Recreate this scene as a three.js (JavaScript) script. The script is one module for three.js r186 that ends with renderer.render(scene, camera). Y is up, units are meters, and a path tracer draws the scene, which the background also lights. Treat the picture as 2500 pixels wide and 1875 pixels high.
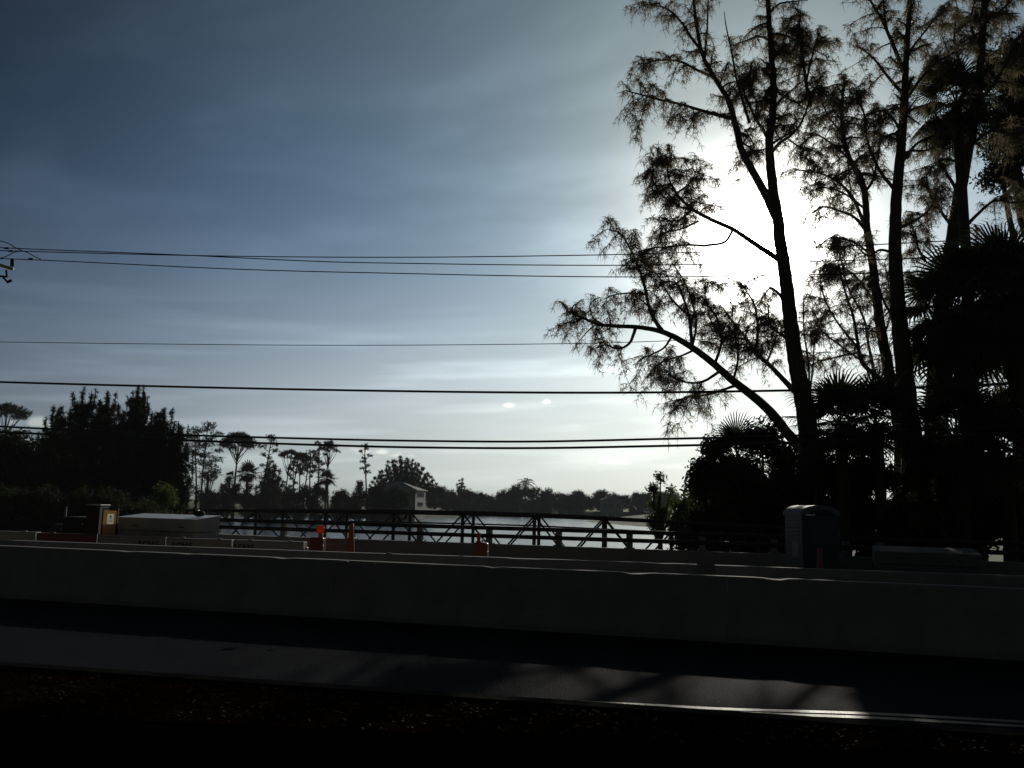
import * as THREE from 'three';
import { mergeGeometries } from 'three/addons/utils/BufferGeometryUtils.js';
import { RoundedBoxGeometry } from 'three/addons/geometries/RoundedBoxGeometry.js';
import { TextGeometry } from 'three/addons/geometries/TextGeometry.js';
import { FontLoader } from 'three/addons/loaders/FontLoader.js';

// ---------------------------------------------------------------- camera, sky, sun, exposure
const F = 2050, PITCH = Math.atan(298.4 / 2050), ROLL = Math.atan(0.023), EYE = new THREE.Vector3(0, 1.9, 0);
const scene = new THREE.Scene();
const camera = new THREE.PerspectiveCamera(2 * Math.atan(937.5 / F) * 180 / Math.PI, 4 / 3, 0.1, 6000);
camera.position.copy(EYE);
camera.rotation.set(PITCH, 0, ROLL, 'YXZ');
camera.updateMatrixWorld(true);
const renderer = new THREE.WebGLRenderer({ antialias: true });
renderer.setSize(1024, 768);
renderer.toneMapping = THREE.LinearToneMapping;
renderer.toneMappingExposure = 1.0;
renderer.shadowMap.enabled = true;

const M4 = camera.matrixWorld, V = (x, y, z) => new THREE.Vector3(x, y, z);
const rayOf = (px, py) => V((px - 1250) / F, (937.5 - py) / F, -1).transformDirection(M4);
const P = (px, py, depth) => { const d = rayOf(px, py); return EYE.clone().addScaledVector(d, depth / -d.z); };      // a point of the photograph at that distance ahead
const G = (px, py, y = 0) => { const d = rayOf(px, py); return EYE.clone().addScaledVector(d, (y - EYE.y) / d.y); }; // where it meets a level

const mulberry = (a) => () => { a |= 0; a = a + 0x6D2B79F5 | 0; let t = Math.imul(a ^ a >>> 15, 1 | a); t = t + Math.imul(t ^ t >>> 7, 61 | t) ^ t; return ((t ^ t >>> 14) >>> 0) / 4294967296; };
const clamp = (x, a = 0, b = 1) => Math.min(b, Math.max(a, x));
const sstep = (a, b, x) => { const t = clamp((x - a) / (b - a)); return t * t * (3 - 2 * t); };
const lerp = (a, b, t) => a + (b - a) * t;
const hash2 = (x, y, s) => { let h = Math.imul(x | 0, 374761393) ^ Math.imul(y | 0, 668265263) ^ Math.imul(s | 0, 1442695041); h = Math.imul(h ^ h >>> 13, 1274126177); return ((h ^ h >>> 16) >>> 0) / 4294967296; };
function vnoise(x, y, s = 1, wrap = 0) {
  const xi = Math.floor(x), yi = Math.floor(y), fx = x - xi, fy = y - yi, u = fx * fx * (3 - 2 * fx), v = fy * fy * (3 - 2 * fy);
  const w = (a) => wrap ? ((a % wrap) + wrap) % wrap : a;
  return lerp(lerp(hash2(w(xi), w(yi), s), hash2(w(xi + 1), w(yi), s), u), lerp(hash2(w(xi), w(yi + 1), s), hash2(w(xi + 1), w(yi + 1), s), u), v);
}
const fbm = (x, y, s = 1, o = 4, wrap = 0) => { let a = 0, k = 0.5, t = 0; for (let i = 0; i < o; i++) { a += k * vnoise(x, y, s + i * 17, wrap); t += k; x *= 2; y *= 2; wrap *= 2; k *= 0.5; } return a / t; };

const SUN = rayOf(1865, 590);
const SKYC = [[0.0676, 2.1133, 0.0563, 0.119, 0.8454, 0], [0.07, 1.87, 0.0959, 0.176, 0.735, 0.1344], [-0.02, 1.4585, 0.0203, 0.2484, 0.345, 0.3801]];
const FLOOR = [0.009, 0.0125, 0.018], RIM = [0.04, 0.044, 0.042];
const CUMULUS = [[1250, 990, 50, 8], [1335, 981, 16, 4], [1500, 1127, 52, 8], [900, 1103, 70, 9], [975, 1112, 40, 7], [110, 1035, 75, 16]].map(([x, y, w, h]) => {
  const d = rayOf(x, y); return [Math.atan2(d.x, -d.z), Math.asin(d.y), w / F, h / F];
});
function skyAt(d, out) {
  const el = Math.asin(clamp(d.y, -1, 1)) * 57.2958, e = Math.max(el, 0), th = Math.acos(clamp(d.dot(SUN), -1, 1)) * 57.2958, az = Math.atan2(d.x, -d.z);
  const q2 = (a) => Math.exp(-a * a), b = [Math.exp(-e / 4), Math.exp(-th / 5), q2(th / 20), q2(th / 32), q2(e / 12) * q2(th / 35), q2(e / 20) * q2(th / 50)];
  let cloud = 0, streak = 0;
  if (el > -2 && el < 60) {
    const a = az * 57.2958, y = el - 0.06 * a;
    const warp = 1.3 * fbm(a / 24, el / 9, 9, 3), w = (x, lo) => Math.max(0, x - lo) / (1 - lo);
    streak = 0.5 * w(fbm(a / 20 + warp, y / 2.6 + 0.6 * warp, 5, 6), 0.5) * sstep(0, 4, el) * (1 - sstep(20, 34, el));
    streak += 0.4 * w(fbm(a / 7 + warp, (el - 0.22 * a) / 2.6, 41, 5), 0.5) * sstep(10, 18, el) * (1 - sstep(32, 52, el));
    streak += 1.0 * w(fbm(a / 11 + 0.7 * warp, y / 0.75, 77, 5), 0.5) * sstep(0.5, 3, el) * (1 - sstep(9, 15, el));
    streak += 0.1 * (fbm(a / 22, el / 7, 91, 3) - 0.5);
    for (const [ca, ce, w, h] of CUMULUS) {
      const x = (az - ca) / w, q = (d.y - Math.sin(ce)) / h;
      if (Math.abs(x) < 1.6 && Math.abs(q) < 2.5) cloud = Math.max(cloud, sstep(0.25, 0.75, (1 - x * x - (q > 0 ? 0.7 * q * q : 3 * q * q)) * 0.9 + 1.6 * (fbm(az * 57 * 1.4, el * 2.2, 23, 5) - 0.55)));
    }
  }
  for (let c = 0; c < 3; c++) {
    let l = 0; for (let i = 0; i < 6; i++) l += SKYC[c][i] * b[i];
    l *= [1.02, 1 - 0.035 * Math.exp(-e / 8), 1.02][c];
    l += FLOOR[c] + RIM[c] * Math.exp(-e / 9);
    l *= (1 + 0.5 * streak - 0.03) * (1 - 0.28 * sstep(32, 52, th) * sstep(8, 25, e));
    l += [0.035, 0.035, 0.032][c] * Math.max(0, streak) * Math.exp(-th / 60);
    l += cloud * [0.75, 0.7, 0.6][c] * Math.exp(-th / 40);
    l += [1.15, 1.1, 1.02][c] * (22 * Math.exp(-Math.pow(th / 2.2, 2)) + 2.2 * Math.exp(-Math.pow(th / 4.2, 2)) + 0.12 * Math.exp(-th / 7));
    out[c] = l;
  }
}
{
  const W = 3072, H = 1536, data = new Float32Array(W * H * 4), o = [0, 0, 0], d = V(0, 0, 0);
  for (let y = 0; y < H; y++) {
    const lat = ((y + 0.5) / H - 0.5) * Math.PI;
    for (let x = 0; x < W; x++) {
      const i = (y * W + x) * 4, lon = ((x + 0.5) / W - 0.5) * 2 * Math.PI;
      if (lat < 0) { data[i] = 0.05; data[i + 1] = 0.055; data[i + 2] = 0.05; data[i + 3] = 1; continue; }
      d.set(Math.cos(lat) * Math.cos(lon), Math.sin(lat), Math.cos(lat) * Math.sin(lon));
      skyAt(d, o);
      data[i] = o[0]; data[i + 1] = o[1]; data[i + 2] = o[2]; data[i + 3] = 1;
    }
  }
  const t = new THREE.DataTexture(data, W, H, THREE.RGBAFormat, THREE.FloatType);
  t.mapping = THREE.EquirectangularReflectionMapping; t.magFilter = THREE.LinearFilter; t.needsUpdate = true;
  scene.background = t; scene.environment = t;
}
const sun = new THREE.DirectionalLight(new THREE.Color(1, 0.93, 0.8), 2);
sun.position.copy(SUN).multiplyScalar(150); sun.target.position.set(0, 0, -20);
sun.position.add(sun.target.position);
sun.castShadow = true; sun.shadow.mapSize.set(4096, 4096);
Object.assign(sun.shadow.camera, { left: -90, right: 90, top: 90, bottom: -90, near: 1, far: 500 });
scene.add(sun, sun.target);
scene.fog = new THREE.FogExp2(new THREE.Color(0.85, 0.92, 1), 0.0002);

// ---------------------------------------------------------------- naming
const used = {};
const numbered = (n) => { const k = used[n] = (used[n] ?? -1) + 1; return k ? `${n}_${String(k).padStart(3, '0')}` : n; };
function tag(o, label, category, group, kind) { o.userData.label = label; if (category) o.userData.category = category; if (group) o.userData.group = group; if (kind) o.userData.kind = kind; return o; }
const shade = (o) => { o.castShadow = o.receiveShadow = true; return o; };
function thing(name, label, category, pos, turn = 0, group) {
  const o = new THREE.Group(); o.name = numbered(name); scene.add(o);
  o.position.copy(pos); o.rotation.y = turn; return tag(o, label, category, group);
}
function part(name, geo, m, parent, pos) {
  const o = shade(new THREE.Mesh(geo, m)); o.name = name; if (pos) o.position.copy(pos); parent.add(o); return o;
}
function struct(name, geo, m, label) { const o = shade(new THREE.Mesh(geo, m)); o.name = numbered(name); o.userData.kind = 'structure'; if (label) o.userData.label = label; scene.add(o); return o; }
function copyOf(src, label) { const c = src.clone(); c.name = numbered(src.name.replace(/_\d{3}$/, '')); c.userData = { ...src.userData, label }; scene.add(c); return c; }

// ---------------------------------------------------------------- textures and materials
function tex(size, fn, srgb = false, rep = 1) {
  const d = new Uint8Array(size * size * 4), o = [0, 0, 0];
  for (let y = 0; y < size; y++) for (let x = 0; x < size; x++) { fn(x / size, y / size, o); const i = (y * size + x) * 4; for (let c = 0; c < 3; c++) d[i + c] = clamp(o[c]) * 255; d[i + 3] = 255; }
  const t = new THREE.DataTexture(d, size, size); t.wrapS = t.wrapT = THREE.RepeatWrapping; t.magFilter = THREE.LinearFilter; t.repeat.set(rep, rep);
  if (srgb) t.colorSpace = THREE.SRGBColorSpace; t.needsUpdate = true; return t;
}
const grey = (f) => (u, v, o) => { o[0] = o[1] = o[2] = f(u, v); };
const T = {
  mottle: tex(512, grey((u, v) => 0.62 + 0.38 * (0.6 * fbm(u * 5, v * 5, 3, 5, 5) + 0.4 * fbm(u * 24, v * 24, 8, 3, 24)) - 0.16 * sstep(0.55, 0.75, fbm(u * 14, v * 3, 31, 4, 0)) * 0), false),
  grain: tex(512, grey((u, v) => 0.5 * vnoise(u * 128, v * 128, 6, 128) + 0.5 * vnoise(u * 250, v * 250, 7, 250))),
  wave: tex(1024, grey((u, v) => 0.55 * fbm(u * 14, v * 20, 12, 4, 0) * 0 + 0.6 * fbm(u * 16, v * 16, 12, 4, 16) + 0.4 * fbm(u * 60, v * 60, 19, 3, 60))),
  bark: tex(256, grey((u, v) => 0.4 + 0.6 * fbm(u * 12, v * 4, 51, 4, 4))),
  lawn: tex(512, (u, v, o) => { const n = fbm(u * 8, v * 8, 61, 5, 8), m = fbm(u * 40, v * 40, 66, 3, 40), k = 0.55 + 0.9 * m; o[0] = (0.19 + 0.12 * n) * k; o[1] = (0.22 + 0.1 * n) * k; o[2] = (0.09 + 0.05 * n) * k; }, false),
  mulch: tex(512, (u, v, o) => { const m = fbm(u * 50, v * 50, 71, 3, 50), n = fbm(u * 9, v * 9, 74, 4, 9), k = 0.25 + 1.2 * m * n * 1.6; o[0] = 0.5 * k; o[1] = 0.36 * k; o[2] = 0.24 * k; }, false),
  shingle: tex(256, grey((u, v) => 0.6 + 0.4 * vnoise(u * 32, v * 64, 81, 32))),
};
const rep = (t, x, y) => { const c = t.clone(); c.repeat.set(x, y); c.needsUpdate = true; return c; };
const rgb = (r, g, b) => new THREE.Color(r, g, b);
const std = (c, roughness, extra = {}) => new THREE.MeshStandardMaterial({ color: c, roughness, side: THREE.DoubleSide, ...extra });
const phys = (c, roughness, extra = {}) => new THREE.MeshPhysicalMaterial({ color: c, roughness, side: THREE.DoubleSide, ...extra });
const leafMat = (c, tr = 0.35) => phys(c, 0.95, { transmission: tr, thickness: 0, specularIntensity: 0.3 });
const mat = {
  asphalt: phys(rgb(0.027, 0.029, 0.034), 0.62, { map: rep(T.mottle, 0.35, 0.35), bumpMap: rep(T.grain, 0.8, 0.8), bumpScale: 0.011, specularIntensity: 0.006 }),
  paint: phys(rgb(0.12, 0.12, 0.105), 0.45, { specularIntensity: 0.3, bumpMap: rep(T.grain, 0.9, 0.9), bumpScale: 0.003 }),
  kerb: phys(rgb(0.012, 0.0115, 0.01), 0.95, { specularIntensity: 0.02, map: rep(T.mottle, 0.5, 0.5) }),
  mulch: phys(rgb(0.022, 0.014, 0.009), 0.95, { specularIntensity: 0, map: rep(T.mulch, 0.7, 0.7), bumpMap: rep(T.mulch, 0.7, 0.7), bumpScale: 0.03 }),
  concrete: std(rgb(0.27, 0.265, 0.26), 0.9, { map: rep(T.mottle, 0.4, 0.4), bumpMap: rep(T.grain, 0.5, 0.5), bumpScale: 0.002 }),
  paleConcrete: std(rgb(0.27, 0.265, 0.25), 0.85, { map: rep(T.mottle, 0.4, 0.4) }),
  grass: std(rgb(0.2, 0.29, 0.13), 0.95, { map: rep(T.lawn, 0.12, 0.12) }),
  water: phys(rgb(0.012, 0.02, 0.022), 0.2, { ior: 1.33, bumpMap: rep(T.wave, 0.06, 0.06), bumpScale: 0.05 }),
  steel: std(rgb(0.022, 0.018, 0.02), 0.55, { metalness: 0.2 }),
  rail: std(rgb(0.14, 0.14, 0.16), 0.45, { metalness: 0.6 }),
  wire: std(rgb(0.012, 0.014, 0.018), 0.7),
  bark: std(rgb(0.1, 0.085, 0.07), 0.95, { map: rep(T.bark, 2, 0.6), bumpMap: rep(T.bark, 2, 0.6), bumpScale: 0.03 }),
  pineBark: std(rgb(0.07, 0.052, 0.042), 0.95, { map: rep(T.bark, 2, 0.6) }),
  needle: leafMat(rgb(0.15, 0.135, 0.095), 0.85),
  pine: leafMat(rgb(0.03, 0.042, 0.02), 0.25),
  broad: leafMat(rgb(0.034, 0.045, 0.02), 0.25),
  bright: leafMat(rgb(0.07, 0.1, 0.028), 0.45),
  palm: leafMat(rgb(0.04, 0.055, 0.028), 0.25),
  whitePlastic: phys(rgb(0.24, 0.215, 0.185), 0.5, { transmission: 0.14, thickness: 0 }),
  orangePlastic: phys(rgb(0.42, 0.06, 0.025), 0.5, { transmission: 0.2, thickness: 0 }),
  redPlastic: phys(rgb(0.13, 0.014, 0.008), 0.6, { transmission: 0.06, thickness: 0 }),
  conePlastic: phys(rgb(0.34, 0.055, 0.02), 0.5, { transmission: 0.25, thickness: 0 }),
  orangeLens: phys(rgb(0.95, 0.16, 0.05), 0.3, { transmission: 0.7, thickness: 0 }),
  tan: phys(rgb(0.6, 0.36, 0.14), 0.6, { transmission: 0.35, thickness: 0 }),
  paper: phys(rgb(0.8, 0.8, 0.66), 0.8, { transmission: 0.5, thickness: 0 }),
  brown: std(rgb(0.025, 0.012, 0.008), 0.8),
  black: std(rgb(0.008, 0.008, 0.008), 0.8),
  doorBlack: phys(rgb(0.0015, 0.0015, 0.0015), 1, { specularIntensity: 0 }),
  ink: std(rgb(0.03, 0.03, 0.035), 0.8),
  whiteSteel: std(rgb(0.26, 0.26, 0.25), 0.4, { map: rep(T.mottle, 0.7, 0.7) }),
  shadedWhiteSteel: std(rgb(0.12, 0.13, 0.145), 0.5, { map: rep(T.mottle, 0.7, 0.7) }),  // darker, bluer copy of whiteSteel; the shade on this box is in the colour
  sunlitLidSteel: std(rgb(0.7, 0.7, 0.69), 0.3),  // much paler than whiteSteel so the lid top looks sunlit; light put into the colour
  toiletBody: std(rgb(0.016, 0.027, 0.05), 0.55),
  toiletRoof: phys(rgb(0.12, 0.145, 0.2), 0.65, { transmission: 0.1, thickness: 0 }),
  toiletSideLit: std(rgb(0.09, 0.1, 0.115), 0.5),  // paler than toiletBody to show this wall as lit; light put into the colour
  chrome: std(rgb(0.8, 0.8, 0.78), 0.15, { metalness: 1 }),
  cream: std(rgb(0.27, 0.27, 0.255), 0.8),
  blueWall: std(rgb(0.3, 0.4, 0.46), 0.8),
  roof: std(rgb(0.2, 0.2, 0.19), 0.8, { map: rep(T.shingle, 0.5, 0.5) }),
  pane: std(rgb(0.02, 0.025, 0.03), 0.15),
  trim: std(rgb(0.55, 0.55, 0.52), 0.7),
  wood: std(rgb(0.6, 0.48, 0.32), 0.85),
  pole: std(rgb(0.16, 0.13, 0.1), 0.9, { map: rep(T.bark, 1, 1) }),
};

// ---------------------------------------------------------------- geometry collector
class MB {
  constructor() { this.p = []; this.n = []; this.u = []; this.i = []; }
  tube(pts, rad, sides = 6, cap = true) {
    const base = this.p.length / 3, N = pts.length; let nx = null, len = 0;
    for (let k = 0; k < N; k++) {
      const t = V(0, 0, 0).subVectors(pts[Math.min(k + 1, N - 1)], pts[Math.max(k - 1, 0)]).normalize();
      if (!nx) nx = Math.abs(t.y) > 0.9 ? V(1, 0, 0) : V(0, 1, 0);
      nx = nx.clone().addScaledVector(t, -nx.dot(t)).normalize();
      const b = V(0, 0, 0).crossVectors(t, nx), r = typeof rad === 'function' ? rad(k / (N - 1)) : rad; if (k) len += pts[k].distanceTo(pts[k - 1]);
      for (let s = 0; s <= sides; s++) {
        const a = s / sides * Math.PI * 2, c = Math.cos(a), q = Math.sin(a), x = nx.x * c + b.x * q, y = nx.y * c + b.y * q, z = nx.z * c + b.z * q;
        this.p.push(pts[k].x + x * r, pts[k].y + y * r, pts[k].z + z * r); this.n.push(x, y, z); this.u.push(s / sides, len);
      }
    }
    for (let k = 0; k < N - 1; k++) for (let s = 0; s < sides; s++) { const a = base + k * (sides + 1) + s, c = a + sides + 1; this.i.push(a, a + 1, c, c, a + 1, c + 1); }
    if (cap) for (const k of [0, N - 1]) { const c = this.p.length / 3, t = V(0, 0, 0).subVectors(pts[k], pts[k ? k - 1 : 1]).normalize(); this.p.push(pts[k].x, pts[k].y, pts[k].z); this.n.push(t.x, t.y, t.z); this.u.push(0, 0); for (let s = 0; s < sides; s++) { const a = base + k * (sides + 1) + s; this.i.push(c, a, a + 1); } }
    return this;
  }
  strip(pts, wid, side) { // a blade: points with half widths across 'side'
    const base = this.p.length / 3;
    pts.forEach((q, k) => { const w = wid[k]; for (const s of [-1, 1]) { this.p.push(q.x + side.x * w * s, q.y + side.y * w * s, q.z + side.z * w * s); this.n.push(0, 1, 0); this.u.push(s, k); } });
    for (let k = 0; k < pts.length - 1; k++) { const a = base + k * 2; this.i.push(a, a + 1, a + 2, a + 2, a + 1, a + 3); }
    return this;
  }
  tri(a, b, c) { const k = this.p.length / 3; for (const q of [a, b, c]) { this.p.push(q.x, q.y, q.z); this.n.push(0, 1, 0); this.u.push(q.x, q.z); } this.i.push(k, k + 1, k + 2); }
  geo(flat = false) {
    const g = new THREE.BufferGeometry();
    g.setAttribute('position', new THREE.Float32BufferAttribute(this.p, 3)); g.setAttribute('normal', new THREE.Float32BufferAttribute(this.n, 3)); g.setAttribute('uv', new THREE.Float32BufferAttribute(this.u, 2)); g.setIndex(this.i);
    if (flat) g.computeVertexNormals(); return g;
  }
}
const smooth = (pts, n) => new THREE.CatmullRomCurve3(pts).getPoints(n);
function rbox(w, h, d, r = 0.015, x = 0, y = 0, z = 0) { const g = new RoundedBoxGeometry(w, h, d, 2, Math.min(r, w / 2.2, h / 2.2, d / 2.2)); g.translate(x, y, z); return g; }
function boxUV(g) { // uv in metres by the dominant axis
  const p = g.attributes.position, n = g.attributes.normal, u = new Float32Array(p.count * 2);
  for (let i = 0; i < p.count; i++) { const ax = Math.abs(n.getX(i)), ay = Math.abs(n.getY(i)), az = Math.abs(n.getZ(i)); const [a, b] = ay > ax && ay > az ? [p.getX(i), p.getZ(i)] : ax > az ? [p.getZ(i), p.getY(i)] : [p.getX(i), p.getY(i)]; u[i * 2] = a; u[i * 2 + 1] = b; }
  g.setAttribute('uv', new THREE.BufferAttribute(u, 2)); return g;
}
function copies(name, geo, m, mats, parent, tint) {
  const o = shade(new THREE.InstancedMesh(geo, m, mats.length)); o.name = name; o.userData.kind = 'stuff';
  mats.forEach((x, i) => { o.setMatrixAt(i, x); if (tint) o.setColorAt(i, tint(i)); });
  (parent ?? scene).add(o); return o;
}
const tf = (pos, q, s) => new THREE.Matrix4().compose(pos, q, typeof s === 'number' ? V(s, s, s) : s);
const quatY = (a) => new THREE.Quaternion().setFromEuler(new THREE.Euler(0, a, 0));
const randQ = (R) => new THREE.Quaternion().setFromEuler(new THREE.Euler(R() * 6.28, R() * 6.28, R() * 6.28));

// ---------------------------------------------------------------- the ground, the lake, the road
const LAKE = [[-12, -27], [4.5, -27], [6.4, -40], [8.4, -51], [17, -70], [28, -90], [44, -130], [66, -165], [72, -188], [50, -196], [33, -214], [27, -250], [25.5, -282], [30, -300], [60, -308], [90, -330], [110, -396], [50, -409], [1, -412], [-22, -402], [-19, -330], [-13, -278], [-20, -264], [-44, -240], [-68, -218], [-78, -190], [-74, -150], [-60, -128], [-40, -95], [-25, -66], [-17, -45]];
function lakeDist(x, z) { // negative over the water
  let d = 1e9, inside = false;
  for (let i = 0, j = LAKE.length - 1; i < LAKE.length; j = i++) {
    const [ax, az] = LAKE[i], [bx, bz] = LAKE[j], ex = bx - ax, ez = bz - az, t = clamp(((x - ax) * ex + (z - az) * ez) / (ex * ex + ez * ez));
    d = Math.min(d, Math.hypot(x - ax - t * ex, z - az - t * ez));
    if ((az > z) !== (bz > z) && x < (bx - ax) * (z - az) / (bz - az) + ax) inside = !inside;
  }
  return inside ? -d : d;
}
function landY(x, z) {
  let d = lakeDist(x, z) + (vnoise(x / 9, z / 9, 3) - 0.5) * 3;
  const far = z > -30 ? -0.3 : lerp(-0.1, 0.4, sstep(-30, -90, z)), wide = z < -200 && x > 20 && x < 80 && z > -310 ? 22 : 13;
  if (d < 0) return -2.4 - Math.min(2, -d * 0.25);
  return lerp(-2.4, far + (vnoise(x / 14, z / 14, 5) - 0.5) * 0.14, sstep(0, 1, d / wide) * 0.75 + 0.25 * clamp(d / wide));
}
{
  const axis = (a, b, step, lo, hi) => { const r = []; for (let v = a; v <= b; v += step) r.push(v); let s = step; while (r[0] > lo) { s *= 1.4; r.unshift(r[0] - s); } s = step; while (r.at(-1) < hi) { s *= 1.4; r.push(r.at(-1) + s); } return r; };
  const xs = axis(-140, 140, 2.5, -2500, 2500), zs = axis(-440, 30, 2.5, -4500, 200), mb = new MB();
  for (const z of zs) for (const x of xs) { mb.p.push(x, landY(x, z), z); mb.n.push(0, 1, 0); mb.u.push(x, z); }
  for (let j = 0; j < zs.length - 1; j++) for (let i = 0; i < xs.length - 1; i++) { const a = j * xs.length + i, c = a + xs.length; mb.i.push(a, c, a + 1, a + 1, c, c + 1); }
  struct('ground', mb.geo(true), mat.grass, 'grassy ground and banks round the lake');
  const w = new THREE.PlaneGeometry(240, 410, 1, 1); w.rotateX(-Math.PI / 2); w.translate(10, -2.4, -225);
  const uv = w.attributes.uv, p = w.attributes.position; for (let i = 0; i < uv.count; i++) uv.setXY(i, p.getX(i), p.getZ(i));
  struct('lake_water', w, mat.water, 'calm lake reflecting the pale sky behind the footbridge');
}
const RA = Math.atan(0.2), ru = V(Math.cos(RA), 0, Math.sin(RA)), rv = V(-Math.sin(RA), 0, Math.cos(RA));
const road = (s, t, y = 0) => V(0, y, -14).addScaledVector(ru, s).addScaledVector(rv, t);
function slab(s0, s1, t0, t1, y0, y1) { const g = new THREE.BoxGeometry(s1 - s0, y1 - y0, t1 - t0); g.translate((s0 + s1) / 2, (y0 + y1) / 2, (t0 + t1) / 2); boxUV(g); g.rotateY(-RA); g.translate(0, 0, -14); return g; }
const roadMesh = struct('road', slab(-120, 120, -6.6, 5.62, -0.35, 0), mat.asphalt, 'dark asphalt carriageway crossing the foreground');
struct('sidewalk', slab(-120, 120, -8.2, -6.6, -0.35, 0.14), mat.paleConcrete, 'concrete sidewalk behind the barriers');
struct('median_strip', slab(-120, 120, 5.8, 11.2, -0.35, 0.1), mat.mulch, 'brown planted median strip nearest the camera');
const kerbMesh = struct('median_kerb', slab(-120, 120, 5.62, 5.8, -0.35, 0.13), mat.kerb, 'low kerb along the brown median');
struct('near_lane', slab(-120, 120, 11.2, 34, -0.35, -0.02), mat.asphalt, 'asphalt lane under the camera');
function line(name, pxs, w, y, parent, m) {
  const pts = smooth(pxs.map(([x, yy]) => G(x, yy, y)), 40), mb = new MB();
  mb.strip(pts, pts.map(() => w / 2), V(-Math.sin(0.17), 0, Math.cos(0.17))); const g = mb.geo(true); for (let i = 0; i < g.attributes.uv.count; i++) g.attributes.uv.setXY(i, g.attributes.position.getX(i), g.attributes.position.getZ(i));
  return part(name, g, m, parent);
}
line('lane_line', [[1215, 1704], [1250, 1706], [1589, 1721], [1758, 1730], [2131, 1742], [2500, 1762], [2900, 1786]], 0.1, 0.004, roadMesh, mat.paint);
line('lane_line', [[1540, 1723], [1640, 1729], [1787, 1739], [2131, 1752], [2500, 1773], [2900, 1798]], 0.1, 0.008, roadMesh, mat.paint);
line('lane_line', [[1180, 1724], [1250, 1728], [1500, 1742], [1758, 1757], [1871, 1764], [2143, 1774], [2500, 1790], [2900, 1812]], 0.12, 0.006, roadMesh, mat.paint);

// ---------------------------------------------------------------- concrete barriers
function barrierGeo(L, H, seed) {
  const R = mulberry(seed), prof = [[-0.3, 0], [-0.3, 0.08], [-0.2, 0.3], [-0.1, H - 0.03], [-0.075, H], [0.075, H], [0.1, H - 0.03], [0.2, 0.3], [0.3, 0.08], [0.3, 0]];
  const mb = new MB(), N = 40;
  for (let k = 0; k < prof.length - 1; k++) {
    const [za, ya] = prof[k], [zb, yb] = prof[k + 1], nl = Math.hypot(zb - za, yb - ya), nz = -(yb - ya) / nl, ny = (zb - za) / nl, base = mb.p.length / 3;
    for (let i = 0; i <= N; i++) for (const [z, y] of [[za, ya], [zb, yb]]) {
      const x = (i / N - 0.5) * L, chip = y > H - 0.05 ? -0.05 * Math.max(0, vnoise(x * 2.2 + seed, 3.3, seed) - 0.8) * 5 * (z > 0 ? 1 : 0.6) : 0, wob = (vnoise(x * 0.7, y * 2, seed) - 0.5) * 0.008;
      mb.p.push(x, Math.max(0, y + chip + (y > 0.5 ? wob : 0)), z + (z > 0 ? wob : -wob)); mb.n.push(0, ny, nz); mb.u.push(x, y + z);
    }
    for (let i = 0; i < N; i++) { const a = base + i * 2; mb.i.push(a, a + 1, a + 2, a + 2, a + 1, a + 3); }
  }
  for (const e of [-1, 1]) { const c = mb.p.length / 3; mb.p.push(e * L / 2, 0.4, 0); mb.n.push(e, 0, 0); mb.u.push(0, 0.4); prof.forEach(([z, y]) => { mb.p.push(e * L / 2, y, z); mb.n.push(e, 0, 0); mb.u.push(z, y); }); for (let k = 0; k < prof.length - 1; k++) mb.i.push(c, c + 1 + k, c + 2 + k); }
  return mb.geo();
}
function barrierRow(pts, H, joints, labels, group, seed) {
  // pts: two ground points that give the line; joints: px of the joints along it
  const [a, b] = pts, dir = b.clone().sub(a).normalize(), turn = -Math.atan2(dir.z, dir.x), at = joints.map((px) => { const r = rayOf(px, 1400); // intersect the sight plane of the column with the row
    const q = (a.z * r.x - a.x * r.z) / (dir.x * r.z - dir.z * r.x); return q; });
  for (let k = 0; k < at.length - 1; k++) {
    const L = at[k + 1] - at[k] - 0.006, m = a.clone().addScaledVector(dir, (at[k] + at[k + 1]) / 2); m.y = 0;
    const o = shade(new THREE.Mesh(barrierGeo(L, H, seed + k), mat.concrete)); o.name = numbered('concrete_barrier'); o.position.copy(m); o.rotation.y = turn; scene.add(o);
    tag(o, labels[k], 'concrete barrier', group);
  }
}
const level = (p, y) => { p.y = y; return p; };
const B1 = [level(G(0, 1332, 0.93), 0), level(G(2500, 1437, 0.93), 0)], B2 = [level(G(0, 1318, 0.93), 0), level(G(2500, 1406, 0.93), 0)];
barrierRow(B1, 0.93, [-140, 828, 1775, 2720], ['long concrete barrier of the nearer row, leftmost one, below the white plastic barriers', 'middle concrete barrier of the nearer row, with a lump of rubble on its left end', 'rightmost concrete barrier of the nearer row, in front of the portable toilet'], 'nearer row of concrete barriers along the road', 3);
barrierRow(B2, 0.93, [-400, 948, 1702], ['leftmost concrete barrier of the farther row, under the white plastic barriers with lettering', 'middle concrete barrier of the farther row, below the footbridge'], 'farther row of concrete barriers along the road', 23);
barrierRow(B2, 0.93, [1745, 2330, 2900], ['concrete barrier of the farther row standing before the portable toilet', 'rightmost concrete barrier of the farther row, under the shade-toned steel box'], 'farther row of concrete barriers along the road', 33);
function lump(px, py, depth, size, label, seed) {
  const g = new THREE.IcosahedronGeometry(size, 2), p = g.attributes.position, c = P(px, py, depth);
  for (let i = 0; i < p.count; i++) { const v = V(p.getX(i), p.getY(i), p.getZ(i)), k = 0.75 + 0.6 * vnoise(v.x / size * 1.7 + seed, v.y / size * 1.7 + v.z / size, seed); p.setXYZ(i, v.x * k * 1.7, v.y * k * 0.6, v.z * k); }
  g.computeVertexNormals(); const o = shade(new THREE.Mesh(g, mat.paleConcrete)); o.name = numbered('concrete_rubble'); o.position.copy(c); scene.add(o); tag(o, label, 'rubble', 'rubble on the barrier tops');
}
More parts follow.
